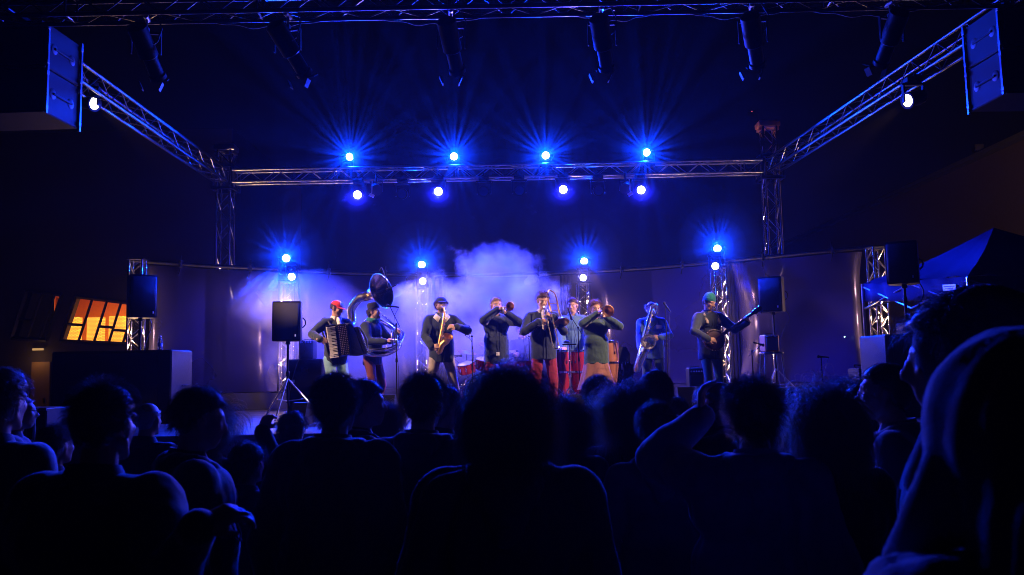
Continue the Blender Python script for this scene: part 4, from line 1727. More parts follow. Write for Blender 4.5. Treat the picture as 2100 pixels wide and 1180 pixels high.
def conga(px, Y, label, h=.76, r=.145, z0=.22, sm=None):
    t = thing('conga', label, 'conga', spot_on(px, Y), 0, 'red congas')
    MB().lathe([(r * .72, z0), (r * .9, z0 + h * .2), (r * 1.12, z0 + h * .55), (r * 1.1, z0 + h * .7), (r * .98, z0 + h * .96)], (0, 0, 0), (0, 0, 1), 32).build('shell', sm or REDW, t)
    MB().lathe([(.001, z0 + h), (r * .98, z0 + h), (r * 1.02, z0 + h * .985)], (0, 0, 0), (0, 0, 1), 32, cap=False).build('drumhead', SKINH, t)
    m = MB()
    m.lathe([(r * 1.02, z0 + h * .97), (r * 1.06, z0 + h * .97), (r * 1.06, z0 + h * 1.0), (r * 1.02, z0 + h * 1.005)], (0, 0, 0), (0, 0, 1), 32, cap=False)
    for i in range(6):
        a = i * math.pi / 3
        c = V((math.cos(a), math.sin(a), 0))
        m.tube([c * r * 1.08 + V((0, 0, z0 + h)), c * r * 1.13 + V((0, 0, z0 + h * .84)), c * r * 1.18 + V((0, 0, z0 + h * .76))], .005, 6)
        m.box(c * r * 1.14 + V((0, 0, z0 + h * .75)), (.02, .02, .04))
    m.lathe([(r * 1.14, z0 + h * .52), (r * 1.15, z0 + h * .52), (r * 1.15, z0 + h * .56), (r * 1.14, z0 + h * .56)], (0, 0, 0), (0, 0, 1), 32, cap=False)
    m.build('hoop', CHROME, t)
    m = MB()
    for i in range(3):
        a = i * 2.094 + .5
        c = V((math.cos(a), math.sin(a), 0))
        m.tube([c * r * .6 + V((0, 0, z0 + .15)), c * (r + .12) + V((0, 0, .02))], .012, 8)
    m.build('stand', CHROME, t)


conga(1150, 13.3, 'red conga behind the trombonist on his canopy side')
conga(1188, 13.4, 'red conga between the chrome stand and the woman in green', r=.15)
WOOD = mat('spruce_wood', (.28, .11, .05), .3, var=.35, vscale=6)
conga(1247, 13.6, 'natural wood conga half hidden behind the woman in green', r=.15, z0=.36, sm=WOOD)
t = thing('percussion_stand', 'chrome tripod stand with a small table between the two congas', 'stand', spot_on(1167, 12.9))
MB().tube([(0, 0, .1), (0, 0, 1.05)], .014, 10).lathe([(.02, .55), (.025, .56), (.025, .62), (.02, .63)], n=12).build('post', CHROME, t)
m = MB()
for i in range(3):
    a = i * 2.094 - .5
    c = V((math.cos(a), math.sin(a), 0))
    m.tube([(0, 0, .42), c * .27 + V((0, 0, .02))], .011, 8)
    m.tube([c * .14 + V((0, 0, .23)), (0, 0, .16)], .007, 6)
m.build('leg_set', CHROME, t)
MB().box((0, 0, 1.06), (.22, .14, .02), bev=.006).build('tray', BLACKM, t)
MB().ell((-.04, 0, 1.1), (.05, .03, .025)).build('shaker', mat('pale_shaker', (.6, .5, .45)), t)

# drummer and kit, half lost in the smoke
loc = spot_on(1072, 14.9)
root, arms, hc, HR = person(loc, R(0), 'curly haired drummer seated at the back in the blue smoke', 1.78, NAVY, DJEAN,
    {-1: (V((-.12, -.45, .98)), V((.2, -1, -.2)), V((0, 0, 1)), .9), 1: (V((.28, -.4, .96)), V((-.1, -1, -.2)), V((0, 0, 1)), .9)},
    head=(R(4), R(20), 0), kneebend=.28, feet={-1: (-.2, -.3, 0), 1: (.2, -.3, 0)}, hair=dict(m=H_DARK, n=900, L=.06, curl=.9, vol=1.2, low=-.7), group='members of the brass band')
t = thing('drum_kit', 'red drum kit with snare tom and cymbals at the back of the stage', 'drum kit', spot_on(1010, 14.2))
def drum(c, d, r, h, name):
    c, d = V(c), V(d).normalized()
    o = MB().lathe([(r, 0), (r, h)], c, d, 32, cap=False).build(name, REDW, t)
    MB().lathe([(.001, h + .002), (r * 1.0, h + .002)], c, d, 32, cap=False).lathe([(.001, -.002), (r * 1.0, -.002)], c, d, 32, cap=False).build('drumhead', SKINH, o)
    m = MB().lathe([(r, h), (r * 1.04, h), (r * 1.04, h + .012), (r, h + .012)], c, d, 32, cap=False).lathe([(r, 0), (r * 1.04, 0), (r * 1.04, -.012), (r, -.012)], c, d, 32, cap=False)
    x, y, z = frame_z(d)
    for i in range(8):
        a = i * math.pi / 4
        q = c + (x * math.cos(a) + y * math.sin(a)) * r * 1.04
        m.tube([q, q + z * h], .004, 5)
        m.box(q + z * h * .5, (.018, .018, .05))
    m.build('hoops', CHROME, o)
drum((.55, .0, .62), (0, 0, 1), .18, .2, 'tom_drum')
drum((.32, .25, .62), (0, 0, 1), .17, .14, 'snare_drum')
drum((-.3, -.1, .3), (0.3, -1, .1), .27, .34, 'kick_drum')
drum((-.42, -.25, .66), (-.2, -.3, 1), .14, .15, 'rack_tom')
drum((-.15, -.05, .72), (.1, -.3, 1), .15, .16, 'rack_tom')
for c, r, tl in (((-.05, .3, 1.12), .2, (.2, -.3, 1)), ((.22, -.3, .98), .18, (-.1, -.2, 1)), ((-.45, .1, 1.0), .17, (.2, -.2, 1))):
    m = MB().lathe([(.001, .02), (.03, .018), (.05, .008), (r, -.004), (r, -.006), (.05, .005), (.001, .015)], c, tl, 32, cap=False)
    o = m.build('cymbal', BRASS, t)
    m = MB().tube([c, (c[0], c[1], .35)], .009, 8)
    for i in range(3):
        a = i * 2.094
        m.tube([(c[0], c[1], .35), (c[0] + .22 * math.cos(a), c[1] + .22 * math.sin(a), .015)], .008, 6)
    m.build('cymbal_stand', CHROME, o)

# ---------------------------------------------------------------- baritone sax
loc = spot_on(1338, 14.2)
RZ = R(-10)
root, arms, hc, HR = person(loc, RZ, 'balding man in a bright blue overshirt playing a huge baritone saxophone', 1.80, BLUESH, DJEAN,
    {-1: (V((-.2, -.36, .98)), V((.5, -.4, .1)), V((-.6, -.7, .3)), .7), 1: (V((.13, -.36, 1.17)), V((-.8, -.2, .15)), V((.1, -.9, .4)), .7)},
    head=(R(2), R(4), 0), elbows={-1: (-1, .4, -.4), 1: (1, .4, -.6)}, hair=dict(m=H_GREY, n=900, L=.05, curl=.5, low=-.7, bald=.9, vol=1.0), bulk=1.06, group='members of the brass band')
beard(root, hc, HR, 1, H_GREY, .8)
MB().box((.12, -.155, 1.36), (.09, .006, .06), Matrix.Rotation(R(12), 3, 'Z')).build('pocket_label', CHALK, root)
t = thing('baritone_saxophone', 'huge silvery baritone saxophone hanging in front of the blue overshirt', 'saxophone', loc, RZ)
saxophone(t, (.02, -.30, 1.70), (-.27, -.40, .68), (-.06, -.50, 1.10), (-.05, -.98, .2), .058, .125, [V((.0, -.15, 1.62)), V((.02, -.22, 1.67)), V((.04, -.27, 1.62)), V((.06, -.26, 1.55)), V((.1, -.26, 1.62)), V((.08, -.28, 1.73))], SILVER, SILVER, 14)
MB().tube(bez([(.07, .03, 1.5), (.06, -.12, 1.4), (-.06, -.33, 1.3)]), .008, 6).build('strap', RUBBER, t)

# ---------------------------------------------------------------- banjo
loc = spot_on(1456, 13.0)
RZ = R(14)
bj = V((-.06, -.27, 1.08))                       # pot centre
nd = V((.80, -.12, .52)).normalized()            # neck direction
root, arms, hc, HR = person(loc, RZ, 'man in a teal beanie and fleece collared denim jacket playing a banjo', 1.80, NAVY2, GJEAN,
    {-1: (V((-.20, -.33, 1.09)), V((.9, -.25, -.1)), V((-.1, -1, .4)), .6), 1: (bj + nd * .62 + V((.02, .02, -.07)), V((-.3, -.45, .7)), V((.7, .1, .4)), 1.0)},
    head=(R(20), R(24), R(6)), elbows={-1: (-1, .5, -.1), 1: (.5, .3, -1)}, hair=dict(m=H_BROWN, n=700, L=.02, low=-.8, hat=True), feet={-1: (-.1, -.05, 0), 1: (.2, .15, 0)}, bulk=1.12, hemlen=.04, group='members of the brass band')
m = MB()
m.lathe([(.092, -.01), (.098, .0), (.097, .035), (.092, .04)], hc + HR @ V((0, .01, .03)), HR @ V((0, .18, 1)), 28)
be_ = MB().ell(hc + HR @ V((0, .022, .055)), (.089, .106, .105), HR)
be_.v[0][:, 2] = np.maximum(be_.v[0][:, 2], (hc + HR @ V((0, 0, .03))).z - .02)
hb = m.build('beanie', TEAL, root)
be_.build('beanie_crown', TEAL, hb)
m = MB()
m.limb([(-.10, -.13, 1.36), (-.1, -.04, 1.48), (-.06, .07, 1.53), (.06, .07, 1.53), (.1, -.04, 1.48), (.10, -.13, 1.36)], [.03, .035, .038, .038, .035, .03])
remeshed(m, 'fleece_collar', SHERPA, .008, 1, root, [(.02, .02)])
t = thing('banjo', 'dark banjo with a long fretted neck played by the man in the teal beanie', 'banjo', loc, RZ)
fn = V((0, -1, .12)).normalized()
fn = (fn - nd * fn.dot(nd)).normalized()
DKW = mat('dark_walnut', (.09, .035, .018), .25, var=.3)
MB().lathe([(.15, -.06), (.165, -.055), (.165, -.01), (.15, .0)], bj, fn, 40).build('pot', DKW, t)
MB().lathe([(.001, .004), (.135, .004), (.142, .0)], bj, fn, 40, cap=False).build('banjo_head', mat('dark_banjo_skin', (.10, .06, .06), .3), t)
m = MB().lathe([(.14, .0), (.152, .0), (.152, .012), (.14, .012)], bj, fn, 40, cap=False)
x, y, z = frame_z(fn)
for i in range(24):
    a = i * 2 * math.pi / 24
    q = bj + (x * math.cos(a) + y * math.sin(a)) * .16
    m.tube([q + fn * .01, q - fn * .04], .003, 5)
    m.ell(q + fn * .008, .006, nu=6, nv=4)
m.build('tension_hoop', CHROME, t)
sd = fn.cross(nd)
Mx = Matrix((nd, sd, fn)).transposed()
MB().box(bj + nd * .43 + fn * .0, (.60, .042, .03), Mx, .006).build('neck', DKW, t)
m = MB()
for i in range(18):
    m.box(bj + nd * (.72 - .57 * (1 - .5 ** (i / 9))) + fn * .016, (.004, .042, .003), Mx)
m.build('frets', CHROME, t)
MB().prism([(-.0, -.02), (.05, -.04), (.12, -.03), (.17, -.045), (.19, 0), (.17, .045), (.12, .03), (.05, .04), (0, .02)], .018, Matrix.Translation(bj + nd * .73) @ Matrix((nd, -fn, sd)).transposed().to_4x4()).build('headstock', DKW, t)
m = MB()
for i, (a, b) in enumerate(((.04, -1), (.04, 1), (.12, -1), (.12, 1))):
    m.tube([bj + nd * (.74 + a) + sd * b * .02, bj + nd * (.74 + a) + sd * b * .065], .005, 6)
    m.ell(bj + nd * (.74 + a) + sd * b * .07, (.014, .011, .011), nu=8, nv=6)
m.build('tuning_pegs', CHROME, t)
m = MB()
for i in range(4):
    o_ = (i - 1.5) * .008
    m.tube([bj - nd * .14 + sd * o_ + fn * .012, bj + nd * .74 + sd * o_ + fn * .02], .0012, 4)
m.build('strings', CHROME, t)
MB().tube(bez([bj + nd * .1 + V((0, .06, 0)), V((.1, -.1, 1.35)), V((.12, .08, 1.47)), V((-.1, .16, 1.2)), bj - nd * .15]), .014, 6).build('strap', RUBBER, t)
# ================================================================ speakers, stands and cases
def pa_speaker(loc, rz, label, w=.38, h=.62, d=.36, pole=None, tripod=False, badge=True):
    """two way speaker: trapezoid cabinet, curved grille in front (local -Y)"""
    t = thing('loudspeaker', label, 'loudspeaker', loc, rz, 'box speakers on poles')
    zb = pole or 0
    prof = [(-w / 2, -d / 2 + .03), (-w / 4, -d / 2 + .004), (0, -d / 2), (w / 4, -d / 2 + .004), (w / 2, -d / 2 + .03), (w / 2, 0.02), (w * .28, d / 2), (-w * .28, d / 2), (-w / 2, 0.02)]
    n = len(prof)
    vs, fs = [], []
    for z, k in ((zb, .97), (zb + .02, 1), (zb + h - .02, 1), (zb + h, .97)):
        vs += [(x * k, y * k, z) for x, y in prof]
    for j in range(3):
        fs += [(j * n + i, j * n + (i + 1) % n, (j + 1) * n + (i + 1) % n, (j + 1) * n + i) for i in range(n)]
    fs += [tuple(range(n))[::-1], tuple(range(3 * n, 4 * n))]
    MB().add(vs, fs).build('cabinet', CABINET, t)
    P = []
    for i in range(13):
        x = -w / 2 * .93 + w * .93 * i / 12
        y = -d / 2 - .012 + .03 * (abs(x) / (w / 2)) ** 2
        P.append([(x, y, zb + .03), (x, y, zb + h - .03)])
    o = MB().grid(P).build('grille', GRILLE, t)
    o.modifiers.new('t', 'SOLIDIFY').thickness = .006
    if badge:
        MB().box((w * .33, -d / 2 - .006, zb + .08), (.02, .008, .035), bev=.003).build('badge', CHALK, t)
    m = MB()
    m.tube(bez([(w * .5, .04, zb + h * .6), (w * .5 + .04, .04, zb + h * .52), (w * .5 + .04, .04, zb + h * .42), (w * .5, .04, zb + h * .34)]), .01, 8)
    m.build('side_handle', BLACKM, t)
    if pole:
        m = MB().tube([(0, 0, .25 if tripod else 0), (0, 0, zb)], .018, 10).lathe([(.02, 0), (.028, .01), (.028, .07), (.02, .08)], (0, 0, zb * .55), n=12)
        m.lathe([(.03, 0), (.04, .01), (.03, .05)], (0, 0, zb - .05), n=12)
        m.build('pole', BLACKM, t)
        if tripod:
            for i in range(3):
                a = i * 2.094 + .35
                c = V((math.cos(a), math.sin(a), 0))
                MB().tube([(0, 0, .62), c * .52 + V((0, 0, .02))], .013, 8).tube([c * .27 + V((0, 0, .31)), (0, 0, .28)], .008, 6).build('leg', ALU, t)
        MB().tube(bez([(w * .3, d * .4, zb + .12), (w * .55, d * .5, zb - .1), (.12, .1, zb - .35), (.03, .02, zb - .75), (.02, .02, .2)]), .007, 6).build('cable', RUBBER, t)
    return t


pa_speaker(spot_on(590, 12.6, 760), R(6), 'black speaker on a tripod stand in front of the first totem', .42, .60, .36, pole=1.18, tripod=True)
p = at(288, 640, 12.8)
pa_speaker(V((p.x, 12.8, 2.06)), R(38), 'black speaker on a pole above the tall box with the water bottle', .40, .66, .4, pole=.58)
p = at(1586, 640, 14.2)
pa_speaker(V((p.x, 14.2, SZ)), R(-32), 'black speaker on a pole behind the small orange amplifier', .40, .60, .4, pole=1.58, tripod=True)
p = at(1858, 640, 10.8)
pa_speaker(V((p.x, 10.8, 2.2)), R(-30), 'black speaker on a pole in front of the blue canopy', .38, .55, .38, pole=.55)
# big boxes under them
def sub_box(name, px0, px1, pytop, Y, zb, label, dep=.8):
    a, b = at(px0, pytop, Y), at(px1, pytop, Y)
    t = thing(name, label, 'speaker box', ((a.x + b.x) / 2, Y + dep / 2, zb), 0)
    w, h = b.x - a.x, a.z - zb
    MB().box((0, 0, h / 2), (w, dep, h), bev=.02).build('cabinet', CABINET, t)
    P = []
    for i in range(15):
        x = (-.46 + .92 * i / 14) * w
        P.append([(x, -dep / 2 - .03 + .05 * (2 * x / w) ** 2, .04), (x, -dep / 2 - .03 + .05 * (2 * x / w) ** 2, h - .04)])
    o = MB().grid(P).build('grille', GRILLE, t)
    o.modifiers.new('t', 'SOLIDIFY').thickness = .01
    for s in (-1, 1):
        MB().tube(bez([(s * (w / 2 + .0), .0, h * .75), (s * (w / 2 + .035), .08, h * .75), (s * (w / 2 + .035), .2, h * .75), (s * (w / 2), .25, h * .75)]), .012, 8).build('side_handle', BLACKM, t)
    return a.x, b.x, a.z


x0, x1, zt = sub_box('bass_speaker', 106, 352, 722, 12.2, .0, 'tall wide black box with a small water bottle on top')
sub_box('bass_speaker', 1815, 1935, 686, 10.5, 0, 'tall black box under the speaker by the blue canopy')
WATER = mat('bottle_plastic', (.5, .6, .8), .08, spec=1.0, var=0)
WATER.node_tree.nodes['Principled BSDF'].inputs['Transmission Weight'].default_value = .75
p = at(328, 718, 12.5)
t = thing('water_bottle', 'small clear water bottle standing on the tall black box', 'bottle', (p.x, 12.5, zt))
MB().lathe([(.001, 0), (.03, .001), (.034, .012), (.034, .05), (.031, .06), (.034, .07), (.034, .09), (.031, .1), (.034, .11), (.034, .14), (.02, .18), (.013, .195), (.013, .205)], n=20).build('bottle_body', WATER, t)
MB().lathe([(.015, .2), (.015, .22), (.001, .222)], n=16).build('lid', CHALK, t)
MB().lathe([(.0345, .06), (.0345, .11)], n=20, cap=False).build('paper_label', mat('bottle_label', (.25, .4, .8), .5), t)


def wedge(px0, px1, pytop, Y, label, rz=0, side=False):
    a, b = at(px0, pytop, Y), at(px1, pytop, Y)
    w = (b.x - a.x)
    h = max(.2, a.z - SZ)
    t = thing('wedge_monitor', label, 'monitor', ((a.x + b.x) / 2, Y, SZ), rz, 'floor monitors along the stage front')
    poly = [(-.25, 0), (.22, 0), (.25, h * .25), (.1, h), (-.02, h), (-.25, h * .55)]
    Mx = Matrix.Rotation(R(-90), 4, 'Z')
    MB().prism(poly, w, Mx).build('cabinet', CABINET, t)
    # sloping grille towards the players
    g = MB()
    x_a, z_a, x_b, z_b = .242, h * .3, .105, h * .97
    g.add([(-w * .45, x_a + .006, z_a), (w * .45, x_a + .006, z_a), (w * .45, x_b + .006, z_b), (-w * .45, x_b + .006, z_b)], [(0, 1, 2, 3)])
    o = g.build('grille', GRILLE, t)
    o.modifiers.new('t', 'SOLIDIFY').thickness = .008
    MB().box((0, -.254, h * .3), (.16, .01, .07), bev=.004).build('connector_plate', BLACKM, t)
    return t


wedge(738, 812, 811, 11.2, 'black floor monitor in front of the accordion player')
wedge(604, 634, 826, 11.4, 'black floor monitor nearest the tripod speaker')
wedge(1146, 1206, 809, 11.3, 'black floor monitor between the trombonist and the curly trumpeter')
wedge(1386, 1492, 794, 11.4, 'wide black floor monitor in front of the banjo player')
w_ = wedge(1585, 1660, 795, 11.2, 'black floor monitor turned sideways with a grey slanted flank', R(0))
MB().prism([(-.2, .02), (.18, .02), (.2, .1), (.08, .36), (-.02, .36), (-.2, .2)], .01, Matrix.Translation((-.245, 0, .0)) @ Matrix.Rotation(R(-90), 4, 'Z')).build('side_panel', mat('grey_carpet', (.2, .18, .2), .8), w_)

# ---- amps behind the banjo player
def amp(px0, px1, pt, pb, Y, label, m=CABINET, gm=GRILLE, knobs=True, z=None, name='guitar_amplifier', dep=.3, rz=0):
    a, b = at(px0, pt, Y), at(px1, pb, Y)
    w, h = b.x - a.x, a.z - b.z
    t = thing(name, label, 'amplifier', ((a.x + b.x) / 2, Y, z if z is not None else b.z), rz)
    MB().box((0, 0, h / 2), (w, dep, h), bev=.015).build('cabinet', m, t)
    MB().box((0, -dep / 2 - .004, h * .45), (w * .86, .012, h * .72), bev=.004).build('grille', gm, t)
    m_ = MB()
    for i in range(5):
        m_.lathe([(.014, 0), (.012, .018), (.001, .019)], (-w * .35 + w * .17 * i, -dep / 2 - .002, h * .9), (0, -1, 0), 10)
    m_.build('knobs', CHALK if m is CABINET else BLACKM, t)
    MB().tube(bez([(-.07, 0, h), (-.06, 0, h + .02), (.06, 0, h + .02), (.07, 0, h)]), .008, 6).build('handle', RUBBER, t)
    return t


amp(1408, 1441, 718, 795, 14.6, 'tall black amplifier cabinet standing behind the banjo player', z=SZ)
AMPO = mat('orange_vinyl', (.75, .24, .08), .5)
sz_ = at(1578, 722, 13.6).z
amp(1561, 1594, 687, 721, 13.6, 'small orange framed amplifier on a high metal stool', AMPO, mat('grey_grille_cloth', (.3, .29, .3), .8, bump=.3, bscale=200), z=sz_, dep=.2, rz=R(12))
t = thing('bar_stool', 'high metal stool carrying the small orange amplifier', 'stool', spot_on(1580, 13.6))
hh = sz_ - SZ - .002
STEELB = mat('blue_grey_steel', (.2, .24, .3), .35, .8)
MB().box((0, 0, hh - .02), (.32, .3, .035), bev=.012).build('seat', STEELB, t)
for i in (-1, 1):
    for j in (-1, 1):
        MB().tube([(i * .13, j * .12, hh - .03), (i * .19, j * .18, .005)], .012, 8).build('leg', STEELB, t)
MB().tube([(-.16, -.15, hh * .4), (.16, -.15, hh * .4), (.16, .15, hh * .4), (-.16, .15, hh * .4), (-.16, -.15, hh * .4)], .008, 6).build('footrest', STEELB, t)
t = amp(1552, 1598, 757, 798, 12.8, 'black amplifier with two round ports on the stage below the stool', z=SZ + .0, rz=R(15))
MB().lathe([(.05, 0), (.06, .006), (.045, .012)], (-.09, -.16, .2), (0, -1, 0), 20).lathe([(.05, 0), (.06, .006), (.045, .012)], (-.09, -.16, .08), (0, -1, 0), 20).build('port_rings', CHALK, t)
MB().ell((.1, -.162, .05), .006, nu=8, nv=5).build('power_light', emitter('led_green', (.5, 1, .2), 3), t)
amp(617, 646, 700, 737, 14.4, 'pale outlined amplifier box half hidden in blue smoke behind the tripod speaker', z=at(630, 737, 14.4).z)
t = thing('drum_case', 'low dark case under the smoky amplifier box', 'case', spot_on(632, 14.4))
hh = at(630, 737, 14.4).z - SZ
MB().box((0, 0, hh / 2 - .002), (.6, .45, hh), bev=.02).build('case_body', CABINET, t)
MB().box((0, -.23, hh * .8), (.1, .012, .05)).box((-.2, -.23, hh * .6), (.05, .012, .05)).box((.2, -.23, hh * .6), (.05, .012, .05)).build('latches', ALU, t)
t = thing('pedal_case', 'small low case with a bright strip lying behind the baritone sax player', 'case', spot_on(1385, 15.0))
MB().prism([(-.22, 0), (.22, 0), (.18, .1), (.02, .2), (-.2, .2)], .34).build('case_body', CABINET, t)
MB().box((.05, -.18, .06), (.1, .01, .025)).build('name_strip', CHALK, t)

# ---- microphones on stands
def mic_head(m, c, d, r=.022):
    c, d = V(c), V(d).normalized()
    m.ell(c + d * .03, (r, r, r * 1.15), nu=12, nv=8)
    m.lathe([(r * .8, .0), (r * .62, -.04), (r * .5, -.14), (r * .3, -.16)], c + d * .02, d, 12)


def mic_stand(px, Y, py_top, label, boom=None, cat_='microphone stand', z=SZ, headd=(0, -.3, 1)):
    loc = spot_on(px, Y)
    loc.z = z
    H_ = at(px, py_top, Y).z - z
    t = thing('microphone_stand', label, cat_, loc, 0, 'microphone stands on the stage')
    MB().tube([(0, 0, .12), (0, 0, H_)], .009, 8).lathe([(.012, 0), (.016, .01), (.016, .05), (.012, .06)], (0, 0, H_ * .6), n=10).build('post', BLACKM, t)
    for i in range(3):
        a = i * 2.094 + px
        MB().tube([(0, 0, .2), (.28 * math.cos(a), .28 * math.sin(a), .012)], .008, 6).build('leg', BLACKM, t)
    top = V((0, 0, H_))
    m = MB()
    if boom:
        b0, b1 = V(boom[0]), V(boom[1])
        MB().tube([top + b0, top + b1], .006, 6).ell(top, .018, nu=10, nv=6).build('boom', BLACKM, t)
        top = top + b1
    mic_head(m, top, headd)
    m.build('microphone', BLACKM, t)
    MB().tube(bez([top - V(headd).normalized() * .13, top + V((.06, .02, -.25)), V((.03, 0, H_ * .5)), V((.02, 0, .3)), V((.1, .1, .01))]), .004, 5).build('cable', RUBBER, t)
    return t


mic_stand(813, 11.9, 665, 'tall black microphone stand with its boom reaching to the brass bell', ((.05, 0, -.04), (-.11, .1, .27)), headd=(-1, 0, .15))
mic_stand(968, 13.6, 690, 'microphone stand leaning to the drums beside the capped saxophonist', ((-.04, 0, -.02), (-.06, 0, .13)), headd=(.4, -.4, .8))
mic_stand(1367, 12.9, 625, 'upright microphone stand in front of the baritone sax player', headd=(-.5, .1, .8))
mic_stand(1186, 12.9, 672, 'boom microphone stand reaching over the congas', ((.06, 0, -.1), (-.1, .1, .18)), headd=(.3, .1, -1))
mic_stand(1682, 12.6, 733, 'short microphone stand alone in front of the brown panel', ((0, 0, 0), (-.02, -.02, .01)), headd=(-1, -.1, .1))
mic_stand(1541, 13.1, 720, 'low boom stand aimed at the small orange amplifier', ((-.05, 0, -.08), (.2, .15, .1)), headd=(1, .1, -.3))
mic_stand(1085, 14.3, 690, 'boom microphone stand over the tom drum in the smoke', ((.06, 0, -.1), (-.14, .1, .08)), headd=(-.3, 0, -1))
mic_stand(930, 14.5, 735, 'low microphone stand by the kick drum', ((0, 0, 0), (.1, 0, .04)), headd=(1, 0, 0))
# clip microphone on the bell of the sousaphone
sl = spot_on(764, 13.2)
p0, p1 = at(778, 555, 12.95), at(797, 592, 12.75)
t = thing('clip_microphone', 'small gooseneck microphone clipped to the sousaphone bell', 'microphone', p0)
MB().tube(bez([(0, 0, 0), V((.05, -.03, .03)), (p1 - p0) + V((-.02, 0, .09)), p1 - p0]), .006, 6).build('gooseneck', RUBBER, t)
m = MB()
mic_head(m, p1 - p0, (-.8, .0, -.35), .018)
m.build('microphone', BLACKM, t)

t = thing('guitar_case', 'black upright case behind the natural wood conga', 'case', spot_on(1272, 14.3) + V((0, 0, .3)), R(10))
MB().prism([(-.16, 0), (.16, 0), (.19, .2), (.13, .45), (.15, .6), (.08, .74), (-.08, .74), (-.15, .6), (-.13, .45), (-.19, .2)], .14).build('case_body', CABINET, t)
MB().box((0, -.075, .4), (.04, .01, .1)).build('handle', ALU, t)
MB().tube([(-.1, 0, -.29), (-.1, 0, .02)], .015).tube([(.1, 0, -.29), (.1, 0, .02)], .015).build('stand_legs', BLACKM, t)

# ---- rack cases at the canopy end with small lit meters
p = at(1776, 720, 12.0)
t = thing('rack_case', 'stacked equipment rack with green and orange meter lights', 'rack', (p.x, 12.0, SZ))
MB().box((0, 0, .16), (.36, .4, .30), bev=.01).build('lower_case', CABINET, t)
MB().box((0, 0, .40), (.34, .38, .16), bev=.008).build('middle_case', BLACKM, t)
MB().box((0.01, 0, .55), (.42, .38, .12), bev=.008).build('top_unit', CABINET, t)
m = MB()
for z in (.02, .30, .33, .47):
    m.box((0, -.203, z), (.36, .01, .012))
for x in (-.18, .18):
    m.box((x, -.203, .16), (.014, .01, .28))
m.box((-.1, -.205, .16), (.06, .012, .05)).box((.1, -.205, .16), (.06, .012, .05))
m.build('case_trim', ALU, t)
MB().box((-.12, -.197, .57), (.035, .006, .02)).box((-.06, -.197, .57), (.025, .006, .02)).build('green_lamps', emitter('led_teal', (.3, 1, .6), 1.6), t)
MB().box((.10, -.197, .44), (.07, .006, .014)).build('meter_strip', emitter('led_lime', (.55, 1, .1), 2.2), t)
MB().box((.05, -.197, .44), (.012, .006, .014)).build('meter_lamp', emitter('led_orange', (1, .3, .05), 2), t)
for i in range(4):
    m = MB()
    m.tube(bez([(-.15 + .09 * i, 0, .61), (-.2 + .12 * i, -.05, .66 + .02 * (i % 2)), (-.02 + .1 * i, .05, .64), (.02 + .07 * i, .1, .61)]), .009, 6)
    m.build('cable', RUBBER, t)
p = at(1872, 668, 10.6)
t = thing('power_amplifier', 'flat dark amplifier with a row of knobs on the tall box', 'amplifier', (p.x + .12, 10.8, at(1872, 686, 10.5).z))
MB().box((0, 0, .085), (.36, .3, .15), bev=.01).build('cabinet', BLACKM, t)
m = MB()
for i in range(7):
    m.lathe([(.009, 0), (.008, .012)], (-.14 + .045 * i, -.152, .05), (0, -1, 0), 10)
m.box((-.1, -.153, .12), (.08, .006, .018))
m.build('knobs', ALU, t)
tag(MB().ell(at(1732, 691, 15.0), .012, nu=10, nv=6).build('pilot_light', emitter('led_pale_green', (.5, 1, .7), 6)), 'tiny pale green light against the brown panel', 'light')
tag(MB().ell(at(1542, 229, 24.0), .012, nu=10, nv=6).build('pilot_light', emitter('led_red', (1, .12, .03), 3)), 'tiny red light high in the dark above the orange tower head', 'light')

for k, (px, py, rz_, lab) in enumerate(((1394, 857, .2, 'pale paper sheet on the stage edge nearer the woman in green'), (1416, 856, -.3, 'pale paper sheet on the stage edge nearer the banjo player'))):
    p = at(px, py, 10.3)
    o = MB().box((0, 0, .004), (.26, .19, .004), Matrix.Rotation(.04, 3, 'X')).build('paper_sheet', CHALK)
    o.location = (p.x, 10.3, SZ + .006)
    o.rotation_euler = (0, 0, rz_)
    tag(o, lab, 'paper')

# ---- hanging line arrays
for X, s, lab in ((-4.93, -1, 'stack of hanging speaker boxes at the window side with a blue lit flank'), (5.28, 1, 'stack of hanging speaker boxes on the canopy side with a blue lit flank')):
    t = thing('hanging_speaker', lab, 'hanging speaker', (X, 8.9, 4.56), R(s * 2), 'hanging speaker stacks')
    W = 1.0
    for k in range(2):
        zc = .25 + .5 * k
        o = MB().box((s * W / 2, 0, zc), (W, .66, .488), bev=.012).build('speaker_box', mat('box_paint', (.009, .009, .010), .6, spec=.12, bump=.15, bscale=120), t)
        MB().box((s * W / 2, -.338, zc), (W * .94, .016, .44), bev=.004).build('grille', GRILLE, o)
        for yy in (-.17, .17):
            MB().lathe([(.001, .004), (.05, .004), (.058, .0)], (-s * .003, yy, zc), (-s, 0, 0), 24, cap=False).build('handle_cup', RUBBER, o)
        MB().box((-s * .012, 0, zc), (.022, .36, .026), bev=.006).build('handle_bar', BLACKM, o)
    for yy in (-.30, .335):
        m = MB()
        m.box((-s * .012, yy, .5), (.022, .03, 1.04 if yy > 0 else 1.0))
        for zc in (.06, .44, .56, .94):
            m.box((-s * .02, yy - .012, zc), (.02, .05, .05), bev=.005)
        m.build('rigging_rail', ALU, t)
    m = MB()
    m.box((s * W / 2, 0, 1.03), (W * .8, .5, .04)).box((s * .3, 0, 1.06), (.06, .7, .05)).box((s * .7, 0, 1.06), (.06, .7, .05))
    m.tube([(s * .3, -.2, 1.05), (s * .5, -.45, 1.16)], .01).tube([(s * .7, -.2, 1.05), (s * .5, -.45, 1.16)], .01)
    m.build('bumper_frame', BLACKM, t)

